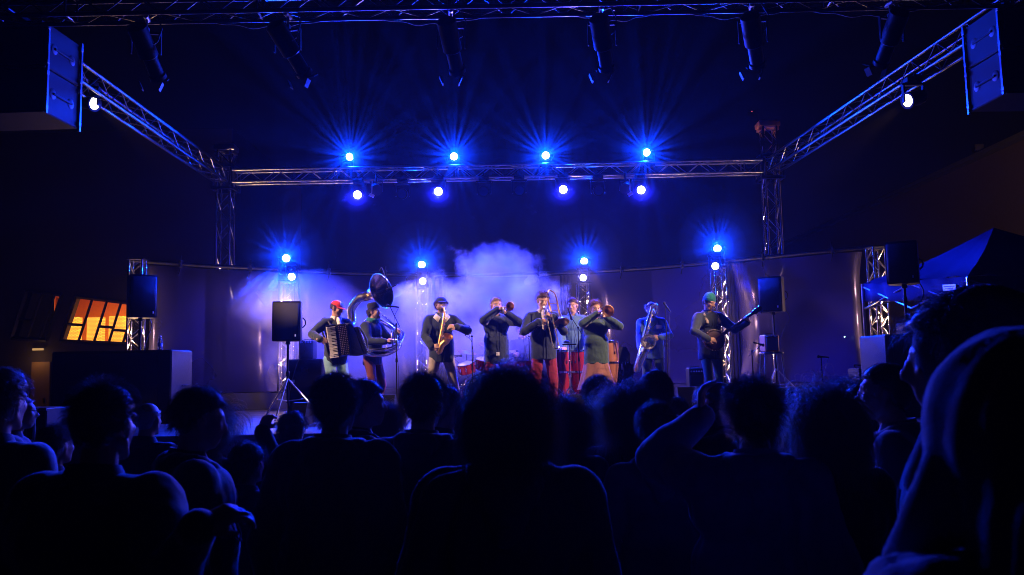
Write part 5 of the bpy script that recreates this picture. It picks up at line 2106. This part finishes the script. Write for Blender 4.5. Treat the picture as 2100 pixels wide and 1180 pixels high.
# ---- cables looping along the front truss
for k, (a, b) in enumerate(((-3.2, -1.9), (-1.4, -.2), (.7, 1.6), (1.9, 3.0), (3.2, 4.5))):
    pts = [V((a + (b - a) * i / 8, YF + .13, TZ - .08 - .1 * math.sin(math.pi * i / 8) * (1 if i % 2 else .7))) for i in range(9)]
    tag(MB().tube(bez(pts, 4), .009, 6).build('cable', RUBBER), 'black cable looping under the front truss ' + ('over the window tower', 'left of the middle spotlight', 'right of the middle spotlight', 'over the baritone sax player', 'nearest the canopy side')[k], 'cable', 'cables on the front truss')

# ================================================================ canopy tent at the right
CAN = mat('canopy_cloth', (.008, .014, .06), .8, spec=.1, bump=.2, bscale=6)
t = thing('canopy_tent', 'blue pop up canopy tent with a white label on its valance', 'tent', (0, 0, 0))
cA, cB = at(1766, 590, 13.6), at(2062, 565, 11.0)      # far corner, near corner (front valance line)
zV = (cA.z + cB.z) / 2 + .0
a = V((cA.x, 13.4, 2.72)); bq = V((at(2062, 560, 11.0).x, 11.0, 2.9))
n0 = V((at(1985, 575, 11.2).x, 11.2, 2.88))           # near left corner post
f0 = V((at(1768, 575, 13.8).x, 13.8, 3.05))           # far left corner
n1 = n0 + V((2.9, -.2, 0))
f1 = f0 + V((2.9, -.2, 0))
peak = (n0 + f1) / 2 + V((-.35, -.3, .72))
corners = [f0, n0, n1, f1]
for i in range(4):
    c0, c1 = corners[i], corners[(i + 1) % 4]
    P = []
    for u in np.linspace(0, 1, 13):
        row = []
        for v in np.linspace(0, 1, 9):
            q = c0.lerp(c1, u).lerp(peak, v)
            sag = -.16 * math.sin(math.pi * v) * (.4 + .6 * math.sin(math.pi * u)) + .02 * math.sin(u * 23 + v * 9) * (1 - v)
            row.append(tuple(q + V((0, 0, sag))))
        P.append(row)
    MB().grid(P).build('roof_panel', CAN, t)
    P = []
    for u in np.linspace(0, 1, 41):
        q = c0.lerp(c1, u)
        P.append([tuple(q + V((.012 * math.sin(u * 40), .012 * math.cos(u * 31), 0))), tuple(q + V((.03 * math.sin(u * 37), .02 * math.sin(u * 29), -.16))), tuple(q + V((.03 * math.sin(u * 33), .02 * math.cos(u * 41), -.30)))])
    o = MB().grid(P).build('valance', CAN, t)
    o.modifiers.new('t', 'SOLIDIFY').thickness = .004
for c in corners:
    MB().box((c.x, c.y, c.z / 2), (.04, .04, c.z), bev=.006).build('leg', ALU, t)
def scis(c0, c1):
    m = MB()
    mid = (c0 + c1) / 2
    for p_, q_ in ((c0, mid), (mid, c1)):
        m.tube([p_ + V((0, 0, -.05)), q_ + V((0, 0, -.42))], .012, 6).tube([p_ + V((0, 0, -.42)), q_ + V((0, 0, -.05))], .012, 6)
    m.build('scissor_bars', ALU, t)
for i in range(4):
    scis(corners[i], corners[(i + 1) % 4])
lp = f0.lerp(n0, .86)
dirv = (n0 - f0).normalized()
Mx = Matrix((dirv, V((0, 0, 1)).cross(dirv) * -1, V((0, 0, 1)))).transposed()
MB().box(lp + V((-.03, -.02, -.14)), (.28, .008, .09), Mx).build('label_panel', CHALK, t)
lm = MB()
for i in range(9):
    lm.box(lp + V((-.036, -.027, -.125)) + dirv * (-.11 + .026 * i), (.017, .004, .012), Mx)
for i in range(6):
    lm.box(lp + V((-.036, -.027, -.155)) + dirv * (-.08 + .03 * i), (.02, .004, .006), Mx)
lm.build('print', mat('blue_ink', (.05, .06, .3), .5), t)
person(V((at(2036, 640, 12.2).x, 12.2, 0)), R(-40), 'man standing in the dark under the blue canopy', 1.9, BLACKC, BLACKC, None, head=(0, .1, 0), hair=dict(m=H_DARK, n=300, L=.02, low=-.6), vox=.012)
t = thing('mixing_desk', 'dark desk with equipment under the blue canopy', 'desk', (at(2085, 690, 11.4).x, 11.4, 0))
MB().box((0, 0, 1.98), (.9, .5, .04)).build('desk_top', BLACKM, t)
for i in (-1, 1):
    for j in (-1, 1):
        MB().box((i * .42, j * .22, .98), (.04, .04, 1.96)).build('leg', ALU, t)
MB().box((-.15, 0, 2.06), (.3, .3, .1), bev=.01).build('mixer_box', CABINET, t)
MB().box((-.3, -.1, 2.2), (.1, .02, .22)).build('paper_sheet', CHALK, t)

# ================================================================ buildings
wallm = mat('dark_render', (.05, .042, .04), .85, bump=.3, bscale=8)
t = thing('building', 'dark building with slanted windows glowing orange inside', 'building', (-14, 24, 0))
BY = 24.0
def bp_(px, py, Y=BY): return at(px, py, Y)
# wall around two slanted window openings
def wallpoly(m, pts, y0=0.0):
    m.add([(x + 14, y0, z) for x, z in pts], [tuple(range(len(pts)))])
W1 = [bp_(155, 608), bp_(286, 624), bp_(262, 706), bp_(124, 700)]          # lit, runs on behind the totem
W2 = [bp_(55, 597), bp_(128, 605), bp_(96, 698), bp_(24, 694)]
zt_, zb_ = bp_(0, 380).z, 0
m = MB()
outer = [(-26, 0), (-4.6, 0), (-4.6, 9), (-26, 9)]
def ring_wall(m, w, ox0, ox1, z0, z1):
    O = [(ox0, z1), (ox1, z1), (ox1, z0), (ox0, z0)]
    I = [(p.x, p.z) for p in w]
    for i in range(4):
        j = (i + 1) % 4
        m.add([(O[i][0] + 14, 0, O[i][1]), (O[j][0] + 14, 0, O[j][1]), (I[j][0] + 14, 0, I[j][1]), (I[i][0] + 14, 0, I[i][1])], [(0, 1, 2, 3)])
        m.add([(I[i][0] + 14, 0, I[i][1]), (I[j][0] + 14, 0, I[j][1]), (I[j][0] + 14, .3, I[j][1]), (I[i][0] + 14, .3, I[i][1])], [(0, 1, 2, 3)])
xm = (W2[1].x + W1[3].x) / 2
ring_wall(m, W2, -26, xm, 0, 9)
ring_wall(m, W1, xm, -8.2, 0, 9)
m.add([(xm + 14, 0, 0)] * 0 or [(-8.2 + 14, 0, 0), (-8.2 + 14, 0, 9), (-8.2 + 14, 8, 9), (-8.2 + 14, 8, 0)], [(0, 1, 2, 3)])
m.add([(-12, 0, 9), (5.8, 0, 9), (5.8, 8, 9), (-12, 8, 9)], [(0, 1, 2, 3)])
m.build('wall', wallm, t, smooth=False)
FRM = mat('window_frame', (.012, .012, .012), .5)
def win(W, mull, bars, lit, lab):
    f = MB()
    A_, B_, C_, D_ = [V((p.x + 14, -.02, p.z)) for p in W]
    def q(u, v): return A_.lerp(B_, u).lerp(D_.lerp(C_, u), v)
    for u in mull:
        f.tube([q(u, 0), q(u, 1)], .04, 4)
    for (u0, u1, v) in bars:
        f.tube([q(u0, v), q(u1, v)], .04, 4)
    for s0, s1 in (((0, 0), (1, 0)), ((1, 0), (1, 1)), ((1, 1), (0, 1)), ((0, 1), (0, 0))):
        f.tube([q(*s0), q(*s1)], .06, 4)
    w = f.build('window', FRM, t, smooth=False)
    gl = MB().add([tuple(q(0, 0) + V((0, .12, 0))), tuple(q(1, 0) + V((0, .12, 0))), tuple(q(1, 1) + V((0, .12, 0))), tuple(q(0, 1) + V((0, .12, 0)))], [(0, 1, 2, 3)])
    gm_ = mat('window_glass', (.9, .9, .9), .03, var=0)
    gm_.node_tree.nodes['Principled BSDF'].inputs['Transmission Weight'].default_value = 1
    gm_.node_tree.nodes['Principled BSDF'].inputs['IOR'].default_value = 1.02
    gl.build('pane', gm_, w, smooth=False)
win(W1, (.27, .5, .72, .93), ((0, .27, .62), (.5, .72, .62), (.72, .93, .68)), True, 'lit')
win(W2, (.45, .8), ((0, .45, .6),), False, 'dark')
# the lit room behind: floor, rear wall, perforated lamp columns
roomm = mat('ochre_paint', (.75, .33, .06), .8)
m = MB()
xa_ = bp_(110, 660).x * 24.3 / 24
x0_, x1_ = xa_ * 27 / 24.3 + 14, 5.6
z0_, z1_ = W1[3].z - .4, W1[0].z + .25
m.add([(x0_, 3.0, z0_), (x1_, 3.0, z0_), (x1_, 3.0, z1_), (x0_, 3.0, z1_)], [(0, 1, 2, 3)])
m.add([(xa_ + 14, .3, z0_), (x0_, 3.0, z0_), (x0_, 3.0, z1_), (xa_ + 14, .3, z1_)], [(0, 1, 2, 3)])
m.add([(xa_ + 14, .3, z0_), (x1_, .3, z0_), (x1_, 3.0, z0_), (x0_, 3.0, z0_)], [(0, 1, 2, 3)])
m.add([(xa_ + 14, .3, z1_), (x1_, .3, z1_), (x1_, 3.0, z1_), (x0_, 3.0, z1_)], [(0, 1, 2, 3)])
m.add([(x1_, .3, z0_), (x1_, 3.0, z0_), (x1_, 3.0, z1_), (x1_, .3, z1_)], [(0, 1, 2, 3)])
m.build('room', roomm, t, smooth=False)
ml = bpy.data.materials.new('perforated_lamp')
ml.use_nodes = True
nt = ml.node_tree
b = nt.nodes['Principled BSDF']
b.inputs['Base Color'].default_value = (.5, .2, .03, 1)
b.inputs['Emission Color'].default_value = (1, .42, .04, 1)
tc = nt.nodes.new('ShaderNodeTexCoord')
bk = nt.nodes.new('ShaderNodeTexBrick')
bk.inputs['Scale'].default_value = 1
bk.inputs['Brick Width'].default_value = .075
bk.inputs['Row Height'].default_value = .04
bk.inputs['Mortar Size'].default_value = .012
bk.inputs['Color1'].default_value = (1, 1, 1, 1)
bk.inputs['Color2'].default_value = (.9, .9, .9, 1)
bk.inputs['Mortar'].default_value = (.4, .4, .4, 1)
mp = nt.nodes.new('ShaderNodeMapping')
mp.inputs['Rotation'].default_value = (R(90), 0, 0)
nt.links.new(tc.outputs['Object'], mp.inputs['Vector'])
nt.links.new(mp.outputs[0], bk.inputs['Vector'])
mu = nt.nodes.new('ShaderNodeMath')
mu.operation = 'MULTIPLY'
mu.inputs[1].default_value = 2.2
nt.links.new(bk.outputs['Color'], mu.inputs[0])
nt.links.new(mu.outputs[0], b.inputs['Emission Strength'])
for (pa, pb, pt) in ((126, 164, 652), (178, 212, 652), (223, 262, 650)):
    a_, b_ = bp_(pa, 700, BY + 1.6), bp_(pb, 700, BY + 1.6)
    c_ = V(((a_.x + b_.x) / 2 + 14, 1.6, z0_))
    r_ = (b_.x - a_.x) / 2
    MB().lathe([(r_, 0), (r_, bp_(pa, pt, BY + 1.6).z - z0_)], c_, (0, 0, 1), 20).build('lamp_column', ml, t)
lamp('room_light', 'AREA', (-11.5, 25.6, z1_ - .1), (0, 0, -1), 90, (1, .45, .1), None, .1)  # added lamp, itself unseen, for the orange light in the room
bpy.context.view_layer.update()
# the door below
d0, d1 = bp_(67, 735), bp_(104, 775)
o = MB().box(((d0.x + d1.x) / 2 + 14, -.03, (d0.z - 1.2 + 0) / 2 + .6), (d1.x - d0.x, .05, 2.1), bev=.01).build('door', mat('brown_door', (.25, .15, .07), .6), t)
MB().box(((d0.x + d1.x) / 2 + 14 + .15, -.07, 1.1), (.04, .04, .14)).build('handle', ALU, o)
t2 = thing('added_door_lamp', 'small dim added lamp above the brown door', 'lamp', (d0.x + .2, 23.9, d0.z + .25))  # added lamp, fixture made up for the warm light at the door
MB().box((0, 0, 0), (.3, .08, .06), bev=.01).build('lamp_body', emitter('dim_warm', (1, .55, .2), .5), t2)
lamp('door_glow', 'POINT', (0, -.3, -.3), (0, 0, -1), 3, (1, .5, .2), t2, .05)

t = thing('building', 'long brown building with a straight roofline rising behind the canopy', 'building', (15.2, 34, 0))
br_m = mat('brown_brick', (.05, .036, .028), .85, bump=.4, bscale=5)
MB().box((2.5, 3, 4.1), (5, 50, 8.2)).build('wall', br_m, t, smooth=False)
MB().box((2.4, 3, 8.27), (5.4, 50.4, .14)).build('roof', mat('roof_felt', (.03, .03, .03), .9), t, smooth=False)
lamp('added_warm_spot', 'SPOT', (12.4, 12.0, 6.6), (0.08, 1, -.04), 3200, (1, .52, .28), None, .3, 120, .5)  # added warm spot out of view, lights the brown wall and rear tower
t = thing('floodlight', 'small unlit floodlight on the brown roofline', 'floodlight', (15.0, 26, 8.4))
MB().box((0, 0, .1), (.3, .2, .22), bev=.02).box((0, .1, -.03), (.05, .05, .2)).build('lamp_head', CABINET, t)

# ---- tables and cases at the far left
p = at(55, 800, 9.6)
t = thing('flight_case', 'dark flight case with a slotted end at the window side', 'flight case', (at(60, 760, 9.8).x, 9.8, 0))
MB().box((0, .2, .70), (.55, .6, 1.40), bev=.015).build('case_body', CABINET, t)
m = MB()
for z in (.02, .70, 1.38):
    m.box((0, -.105, z), (.56, .012, .02))
for x in (-.06, .06):
    m.box((x + .1, -.104, 1.1), (.03, .01, .18))
m.build('case_trim', mat('dull_trim', (.12, .11, .11), .5, .5), t)
t = thing('side_steps', 'low dark steps with pale edges beside the stage at the window side', 'steps', (at(62, 880, 8.6).x, 8.9, 0))
for k in range(3):
    MB().box((0, .3 * k, .14 + .19 * k), (1.1, .3, .28 + .38 * k)).build('step', skirt_m, t)
    MB().box((0, .3 * k - .152, .28 + .38 * k - .02), (1.1, .008, .02)).build('edge_strip', ALU, t)
t = thing('upright_tube', 'short pale tube standing on the dark steps', 'tube', (at(71, 850, 9.3).x, 9.3, 1.05))
MB().lathe([(.05, 0), (.05, .01), (.014, .02), (.014, .24), (.018, .245), (.018, .27)], n=14).build('tube_body', ALU, t)
# ================================================================ the audience
A_BLK = cloth('crowd_black', (.03, .03, .036), .8, sheen=.7)
A_NAVY = cloth('crowd_navy', (.05, .055, .08), .8, sheen=.7)
A_BRN = cloth('crowd_brown_coat', (.12, .055, .04), .8, sheen=.6)
A_GREY = cloth('crowd_grey', (.14, .14, .16), .85, sheen=.7)
A_HOOD = cloth('crowd_hoodie', (.16, .16, .2), .95, .5)
A_SHIRT = cloth('crowd_shirt', (.18, .18, .22), .8, sheen=.6)
HB = hair_mat('crowd_hair_dark', (.07, .055, .045))
HM = hair_mat('crowd_hair_brown', (.14, .10, .07))
HF = hair_mat('crowd_hair_fair', (.3, .22, .14))
HG = hair_mat('crowd_hair_grey', (.3, .3, .32))


def to_local(p, loc, rz):
    return Matrix.Rotation(-rz, 3, 'Z') @ (V(p) - V(loc))


def aud(px, ptop, Y, yaw, label, jacket=A_BLK, trousers=A_BLK, hair=None, head=(0, 0, 0), hands=None, bulk=1.15, lean=(0, 0), elbows=None, hoff=.02, vox=None, **kw):
    """yaw 0 faces the stage, positive turns towards the canopy side"""
    top = at(px, ptop, Y)
    H = (top.z - hoff) * 1.0
    rz = math.pi - R(yaw)
    loc = V((top.x, Y, 0))
    hl = None
    if hands:
        hl = {}
        for k, (w, d, up, c, *r) in hands.items():
            Rl = Matrix.Rotation(-rz, 3, 'Z')
            hl[k] = (to_local(w, loc, rz), Rl @ V(d), Rl @ V(up), c, *r)
        if elbows:
            elbows = {k: Matrix.Rotation(-rz, 3, 'Z') @ V(e) for k, e in elbows.items()}
    hair = dict(m=HB, n=1500, L=.05, low=-.75) | (hair or {})
    # a true standing height, the head top lands on H
    return person(loc, rz, label, H / 1.0 * 1.0, jacket, trousers, hl, head=head, lean=lean, elbows=elbows, hair=hair, vox=vox or (.006 if hands else .011), cvox=.014,
                  bulk=bulk, eyes=False, trims=Y < 3.7, **kw)


# nearest people first
aud(205, 778, 2.45, 8, 'balding man with a fuzzy crest of hair at the window side near the camera', A_BLK, hair=dict(m=HM, n=2600, L=.04, bald=.0, up=.9, low=-.6, vol=.7, rad=.0007),
    hands={-1: (at(405, 1085, 2.05), (.75, .35, .35), (.2, -.5, 1), .75)}, elbows={-1: (.3, -.4, -1)}, bulk=1.3, build=1.12)
t_mid = aud(1038, 752, 2.3, 2, 'person with thick shoulder length hair in the middle of the front rows', A_NAVY, hair=dict(m=HB, n=5200, L=.21, low=-.95, drape=.13, grav=1.6, wave=.2, front=.42, vol=.6, rad=.0009), bulk=1.2, hoodie=True)
r1 = aud(1985, 612, 1.95, -64, 'tall person in profile with wind blown fringe and a draped hood', A_HOOD, hair=dict(m=HB, n=2600, L=.09, low=-.6, vol=1.0, wave=.4, rad=.0008, front=.5), head=(0, R(4), 0), bulk=1.3)
nr = aud(2092, 706, 1.12, -10, 'person with hood up close to the camera beside the frame edge', A_HOOD, hair=dict(m=HB, n=300, L=.02), bulk=1.35, folds=2.0)
t_pale = aud(1542, 775, 2.85, 12, 'man with a mop of curls in a pale shirt raising his arm', A_SHIRT, hair=dict(m=HB, n=3800, L=.055, curl=.8, low=-.85, vol=1.0, rad=.0008, front=.4), bulk=1.3, hoodie=True,
    hands={1: (at(1438, 852, 3.0), (.1, .3, .9), (-.6, .3, .2), .6)}, elbows={1: (-.8, .2, -1.5)})
aud(1690, 800, 2.9, -8, 'woman with long wavy fair hair in a dark coat', A_BLK, hair=dict(m=HF, n=5200, L=.26, wave=.8, low=-.95, drape=.16, grav=1.2, vol=1.0, rad=.0008, front=.4), bulk=1.15)
aud(395, 792, 3.25, 62, 'man in a dark coat looking towards the drummer with tousled hair', A_BLK, hair=dict(m=HM, n=2400, L=.05, low=-.5, vol=1.0, wave=.4, rad=.0008), head=(0, R(10), 0), bulk=1.35, hoodie=True)
t_brown = aud(685, 762, 3.3, 10, 'curly haired man in a long brown coat in front of the accordion player', A_BRN, hair=dict(m=HB, n=3600, L=.04, curl=1.0, low=-.9, vol=1.25, rad=.0009), bulk=1.35, folds=1.5, hoodie=True)
aud(865, 765, 3.6, 12, 'man in a high collared jacket in front of the alto saxophonist', A_NAVY, hair=dict(m=HB, n=2600, L=.045, low=-.7, up=.4, vol=1.0, rad=.0009), bulk=1.25, hoodie=True)
aud(1826, 738, 3.45, -62, 'man with cropped hair and beard turned to the banjo player', A_GREY, hair=dict(m=HB, n=2200, L=.012, low=-.8, rad=.0008), bulk=1.2, hoodie=True)
aud(1345, 820, 3.6, 4, 'woman with curls piled up and a light hooded jacket', A_GREY, hair=dict(m=HM, n=3400, L=.045, curl=1.1, low=-.8, vol=1.1, rad=.0008), bulk=1.15, hoodie=True)
aud(1150, 820, 4.0, 8, 'woman with straight dark hair next to the long haired person', A_NAVY, hair=dict(m=HB, n=3600, L=.26, low=-.95, drape=.18, grav=1.1, wave=.1, vol=1.0, rad=.0009), bulk=1.1)
aud(1283, 803, 4.2, 2, 'woman with long loose curls in a dark jacket', A_BLK, hair=dict(m=HM, n=4600, L=.24, curl=.8, low=-.95, drape=.16, grav=.7, vol=1.4, rad=.0009), bulk=1.1, hoodie=True)
aud(738, 775, 4.2, 66, 'man in profile behind the curly haired man in the brown coat', A_BLK, hair=dict(m=HB, n=1500, L=.04, low=-.6, rad=.001), hoodie=True)
t_ = aud(1480, 775, 4.3, -70, 'man with bald crown and glasses clasping his hands', A_BLK, hair=dict(m=HG, n=900, L=.02, low=-.6, bald=.9, rad=.001),
    hands={-1: (at(1448, 862, 4.3), (-.15, .1, 1), (.3, -1, .2), .7), 1: (at(1436, 862, 4.25), (.1, .1, 1), (-.6, -.6, .2), .9)}, elbows={-1: (.4, 0, -1), 1: (-.2, 0, -1)})
g_root, g_hc, g_HR = t_[0], t_[2], t_[3]
def glasses(root, hc, HR, s=1.0):
    m = MB()
    for k in (-1, 1):
        pts = [hc + HR @ (V((k * .032 + .022 * math.cos(a), -.098, .004 + .017 * math.sin(a))) * s) for a in np.linspace(0, 2 * math.pi, 13)]
        m.tube(pts, .0018, 5)
        m.tube([hc + HR @ (V((k * .054, -.096, .008)) * s), hc + HR @ (V((k * .082, .0, .006)) * s)], .0018, 5)
    m.tube([hc + HR @ (V((-.01, -.1, .006)) * s), hc + HR @ (V((.01, -.1, .006)) * s)], .0018, 5)
    m.build('glasses', BLACKM, root)
glasses(g_root, g_hc, g_HR, .97)
aud(1226, 768, 4.7, 4, 'person with a round cloud of curls in front of the woman in green', A_NAVY, hair=dict(m=HB, n=3000, L=.045, curl=1.1, low=-.8, vol=1.1, rad=.001), hoodie=True)
aud(1345, 757, 4.7, 0, 'person with smooth rounded hair in front of the baritone sax player', A_BLK, hair=dict(m=HB, n=2600, L=.05, low=-.95, vol=1.0, rad=.001, grav=.9), hoodie=True)
aud(792, 832, 4.9, 10, 'small person with smooth fair hair by the floor monitor', A_NAVY, hair=dict(m=HF, n=2600, L=.12, low=-.95, grav=1.0, rad=.001, front=.4), hoodie=True)
aud(432, 842, 4.6, 20, 'woman with long pale wavy hair raising her hand towards the stage', A_BLK, hair=dict(m=HF, n=3400, L=.26, wave=.5, low=-.95, drape=.16, grav=.9, vol=1.2, rad=.001),
    hands={-1: (at(537, 884, 4.7), (.35, .1, .9), (-.3, -1, 0), 1.0)}, elbows={-1: (.4, 0, -1)})
aud(596, 843, 5.1, 15, 'dark haired person beside the raised hand near the tripod speaker', A_BLK, hair=dict(m=HB, n=1800, L=.06, low=-.8, wave=.4, rad=.0011), hoodie=True)
aud(908, 790, 4.7, 60, 'person in profile looking out past the high collared jacket', A_BLK, hair=dict(m=HB, n=1300, L=.04, low=-.7, rad=.0011))
aud(948, 858, 6.4, 0, 'fair haired person close to the stage under the saxophonist', A_NAVY, hair=dict(m=HF, n=1500, L=.08, low=-.9, rad=.0013, wave=.3))
t_ = aud(30, 802, 5.2, 60, 'grey haired man with glasses at the frame edge by the steps', A_NAVY, hair=dict(m=HG, n=1500, L=.02, low=-.7, bald=.3, rad=.001))
glasses(t_[0], t_[2], t_[3], .98)
aud(-8, 752, 3.2, 10, 'fair haired person cut off by the frame edge', A_BLK, hair=dict(m=HF, n=2600, L=.06, low=-.8, wave=.5, vol=1.2, rad=.001))
aud(300, 820, 5.2, 10, 'bald person between the crested man and the man in the dark coat', A_BLK, hair=dict(m=HG, n=300, L=.01, low=-.5, bald=1.0))
aud(1303, 800, 5.6, 0, 'person waving one raised hand in front of the baritone sax player', A_BLK, hair=dict(m=HB, n=1500, L=.05, low=-.7),
    hands={1: (at(1290, 785, 5.5), (-.02, -.05, 1), (0, -1, .1), .25)}, elbows={1: (-.4, -.1, -1)})
aud(1742, 782, 5.2, -60, 'woman with a dark fringe looking across between the wavy hair and the cropped man', A_BLK, hair=dict(m=HB, n=1800, L=.14, low=-.9, grav=1.0, rad=.0011))
aud(1776, 785, 4.6, -66, 'person with shoulder length hair close behind the cropped bearded man', A_BLK, hair=dict(m=HB, n=2200, L=.2, low=-.95, drape=.14, grav=1.0, rad=.001))
aud(1384, 812, 5.4, 10, 'dark haired person peering past the floor monitor', A_BLK, hair=dict(m=HB, n=1200, L=.05, low=-.8, rad=.0012))
aud(1453, 790, 5.6, 0, 'dark haired person partly hidden by the man with clasped hands', A_BLK, hair=dict(m=HB, n=1200, L=.06, low=-.8, rad=.0012))
aud(1590, 842, 4.4, 20, 'person with dark hair beside the sideways floor monitor', A_BLK, hair=dict(m=HB, n=1500, L=.08, low=-.8, rad=.0011))

aud(1640, 838, 4.6, 10, 'dark haired person half hidden between the mop of curls and the wavy fair hair', A_BLK, hair=dict(m=HB, n=1500, L=.06, low=-.8, rad=.0011), hoodie=True)
aud(505, 905, 4.0, 20, 'short person hidden behind the woman with pale wavy hair', A_NAVY, hair=dict(m=HB, n=1500, L=.05, low=-.8, rad=.001))
aud(110, 868, 4.4, 25, 'person with dark hair between the crested man and the grey haired man', A_BLK, hair=dict(m=HB, n=1500, L=.05, low=-.8, rad=.001))

# hoods: one draped on the tall person's back, one pulled up on the near person
def hood(root, hc, s, up, rzrel=0):
    m = MB()
    if up:
        m.ell(hc + V((0, .03, .02)) * s, (.125 * s, .15 * s, .155 * s))
        m.ell(hc + V((0, .09, -.1)) * s, (.13 * s, .12 * s, .14 * s))
        m.limb([hc + V((-.1, -.02, -.02)) * s, hc + V((-.12, -.06, -.16)) * s, hc + V((-.1, -.12, -.27)) * s], [.03, .045, .04])
        m.limb([hc + V((.1, -.02, -.02)) * s, hc + V((.12, -.06, -.16)) * s, hc + V((.1, -.12, -.27)) * s], [.03, .045, .04])
        m.limb([hc + V((0, .1, -.15)) * s, hc + V((.2, .05, -.26)) * s], [.1, .07])
        m.limb([hc + V((0, .1, -.15)) * s, hc + V((-.2, .05, -.26)) * s], [.1, .07])
    else:
        m.ell(hc + V((0, .045, .03)) * s, (.115 * s, .11 * s, .12 * s))
        m.limb([hc + V((0, .08, .05)) * s, hc + V((0, .15, -.08)) * s, hc + V((0, .15, -.22)) * s], [.11, .12, .14])
        m.limb([hc + V((-.09, -.0, .04)) * s, hc + V((-.11, -.02, -.1)) * s, hc + V((-.13, -.07, -.25)) * s], [.035, .05, .06])
        m.limb([hc + V((.09, -.0, .04)) * s, hc + V((.11, -.02, -.1)) * s, hc + V((.13, -.07, -.25)) * s], [.035, .05, .06])
    return remeshed(m, 'hood', A_HOOD, .012, 6, root, [(.006, .1), (.03, .3)])
ho = hood(r1[0], r1[2] + V((0, .035, 0)), 1.0, True)
vertical_folds(ho, 0, .05, .015, 6, 4)
ho = hood(nr[0], nr[2] + V((0, .01, -.01)), 1.0, True)
vertical_folds(ho, 0, .05, .012, 5, 1)
for ch in nr[0].children:
    if ch.name.startswith('jacket'):
        vertical_folds(ch, 0, 0, .016, 6, 2)
for r_, k_ in ((r1, 3), (t_brown, 5), (t_pale, 8), (t_mid, 4)):
    for ch in r_[0].children:
        if ch.name.startswith('jacket'):
            vertical_folds(ch, 0, 0, .018, 6, k_)
# ================================================================ put each Empty at its thing's base
bpy.context.view_layer.update()
for r_ in ROOTS:
    if r_.name.split('.')[0] in ('person', 'ceiling_truss'):
        continue
    pts = []
    stack = list(r_.children)
    while stack:
        o_ = stack.pop()
        stack += list(o_.children)
        if o_.type == 'MESH':
            pts += [o_.matrix_world @ Vector(c) for c in o_.bound_box]
    if not pts:
        continue
    a = np.array(pts)
    base = Vector(((a[:, 0].min() + a[:, 0].max()) / 2, (a[:, 1].min() + a[:, 1].max()) / 2, a[:, 2].min()))
    d_ = r_.matrix_world.inverted() @ base
    r_.location = base
    for ch in r_.children:
        ch.location = ch.location - d_
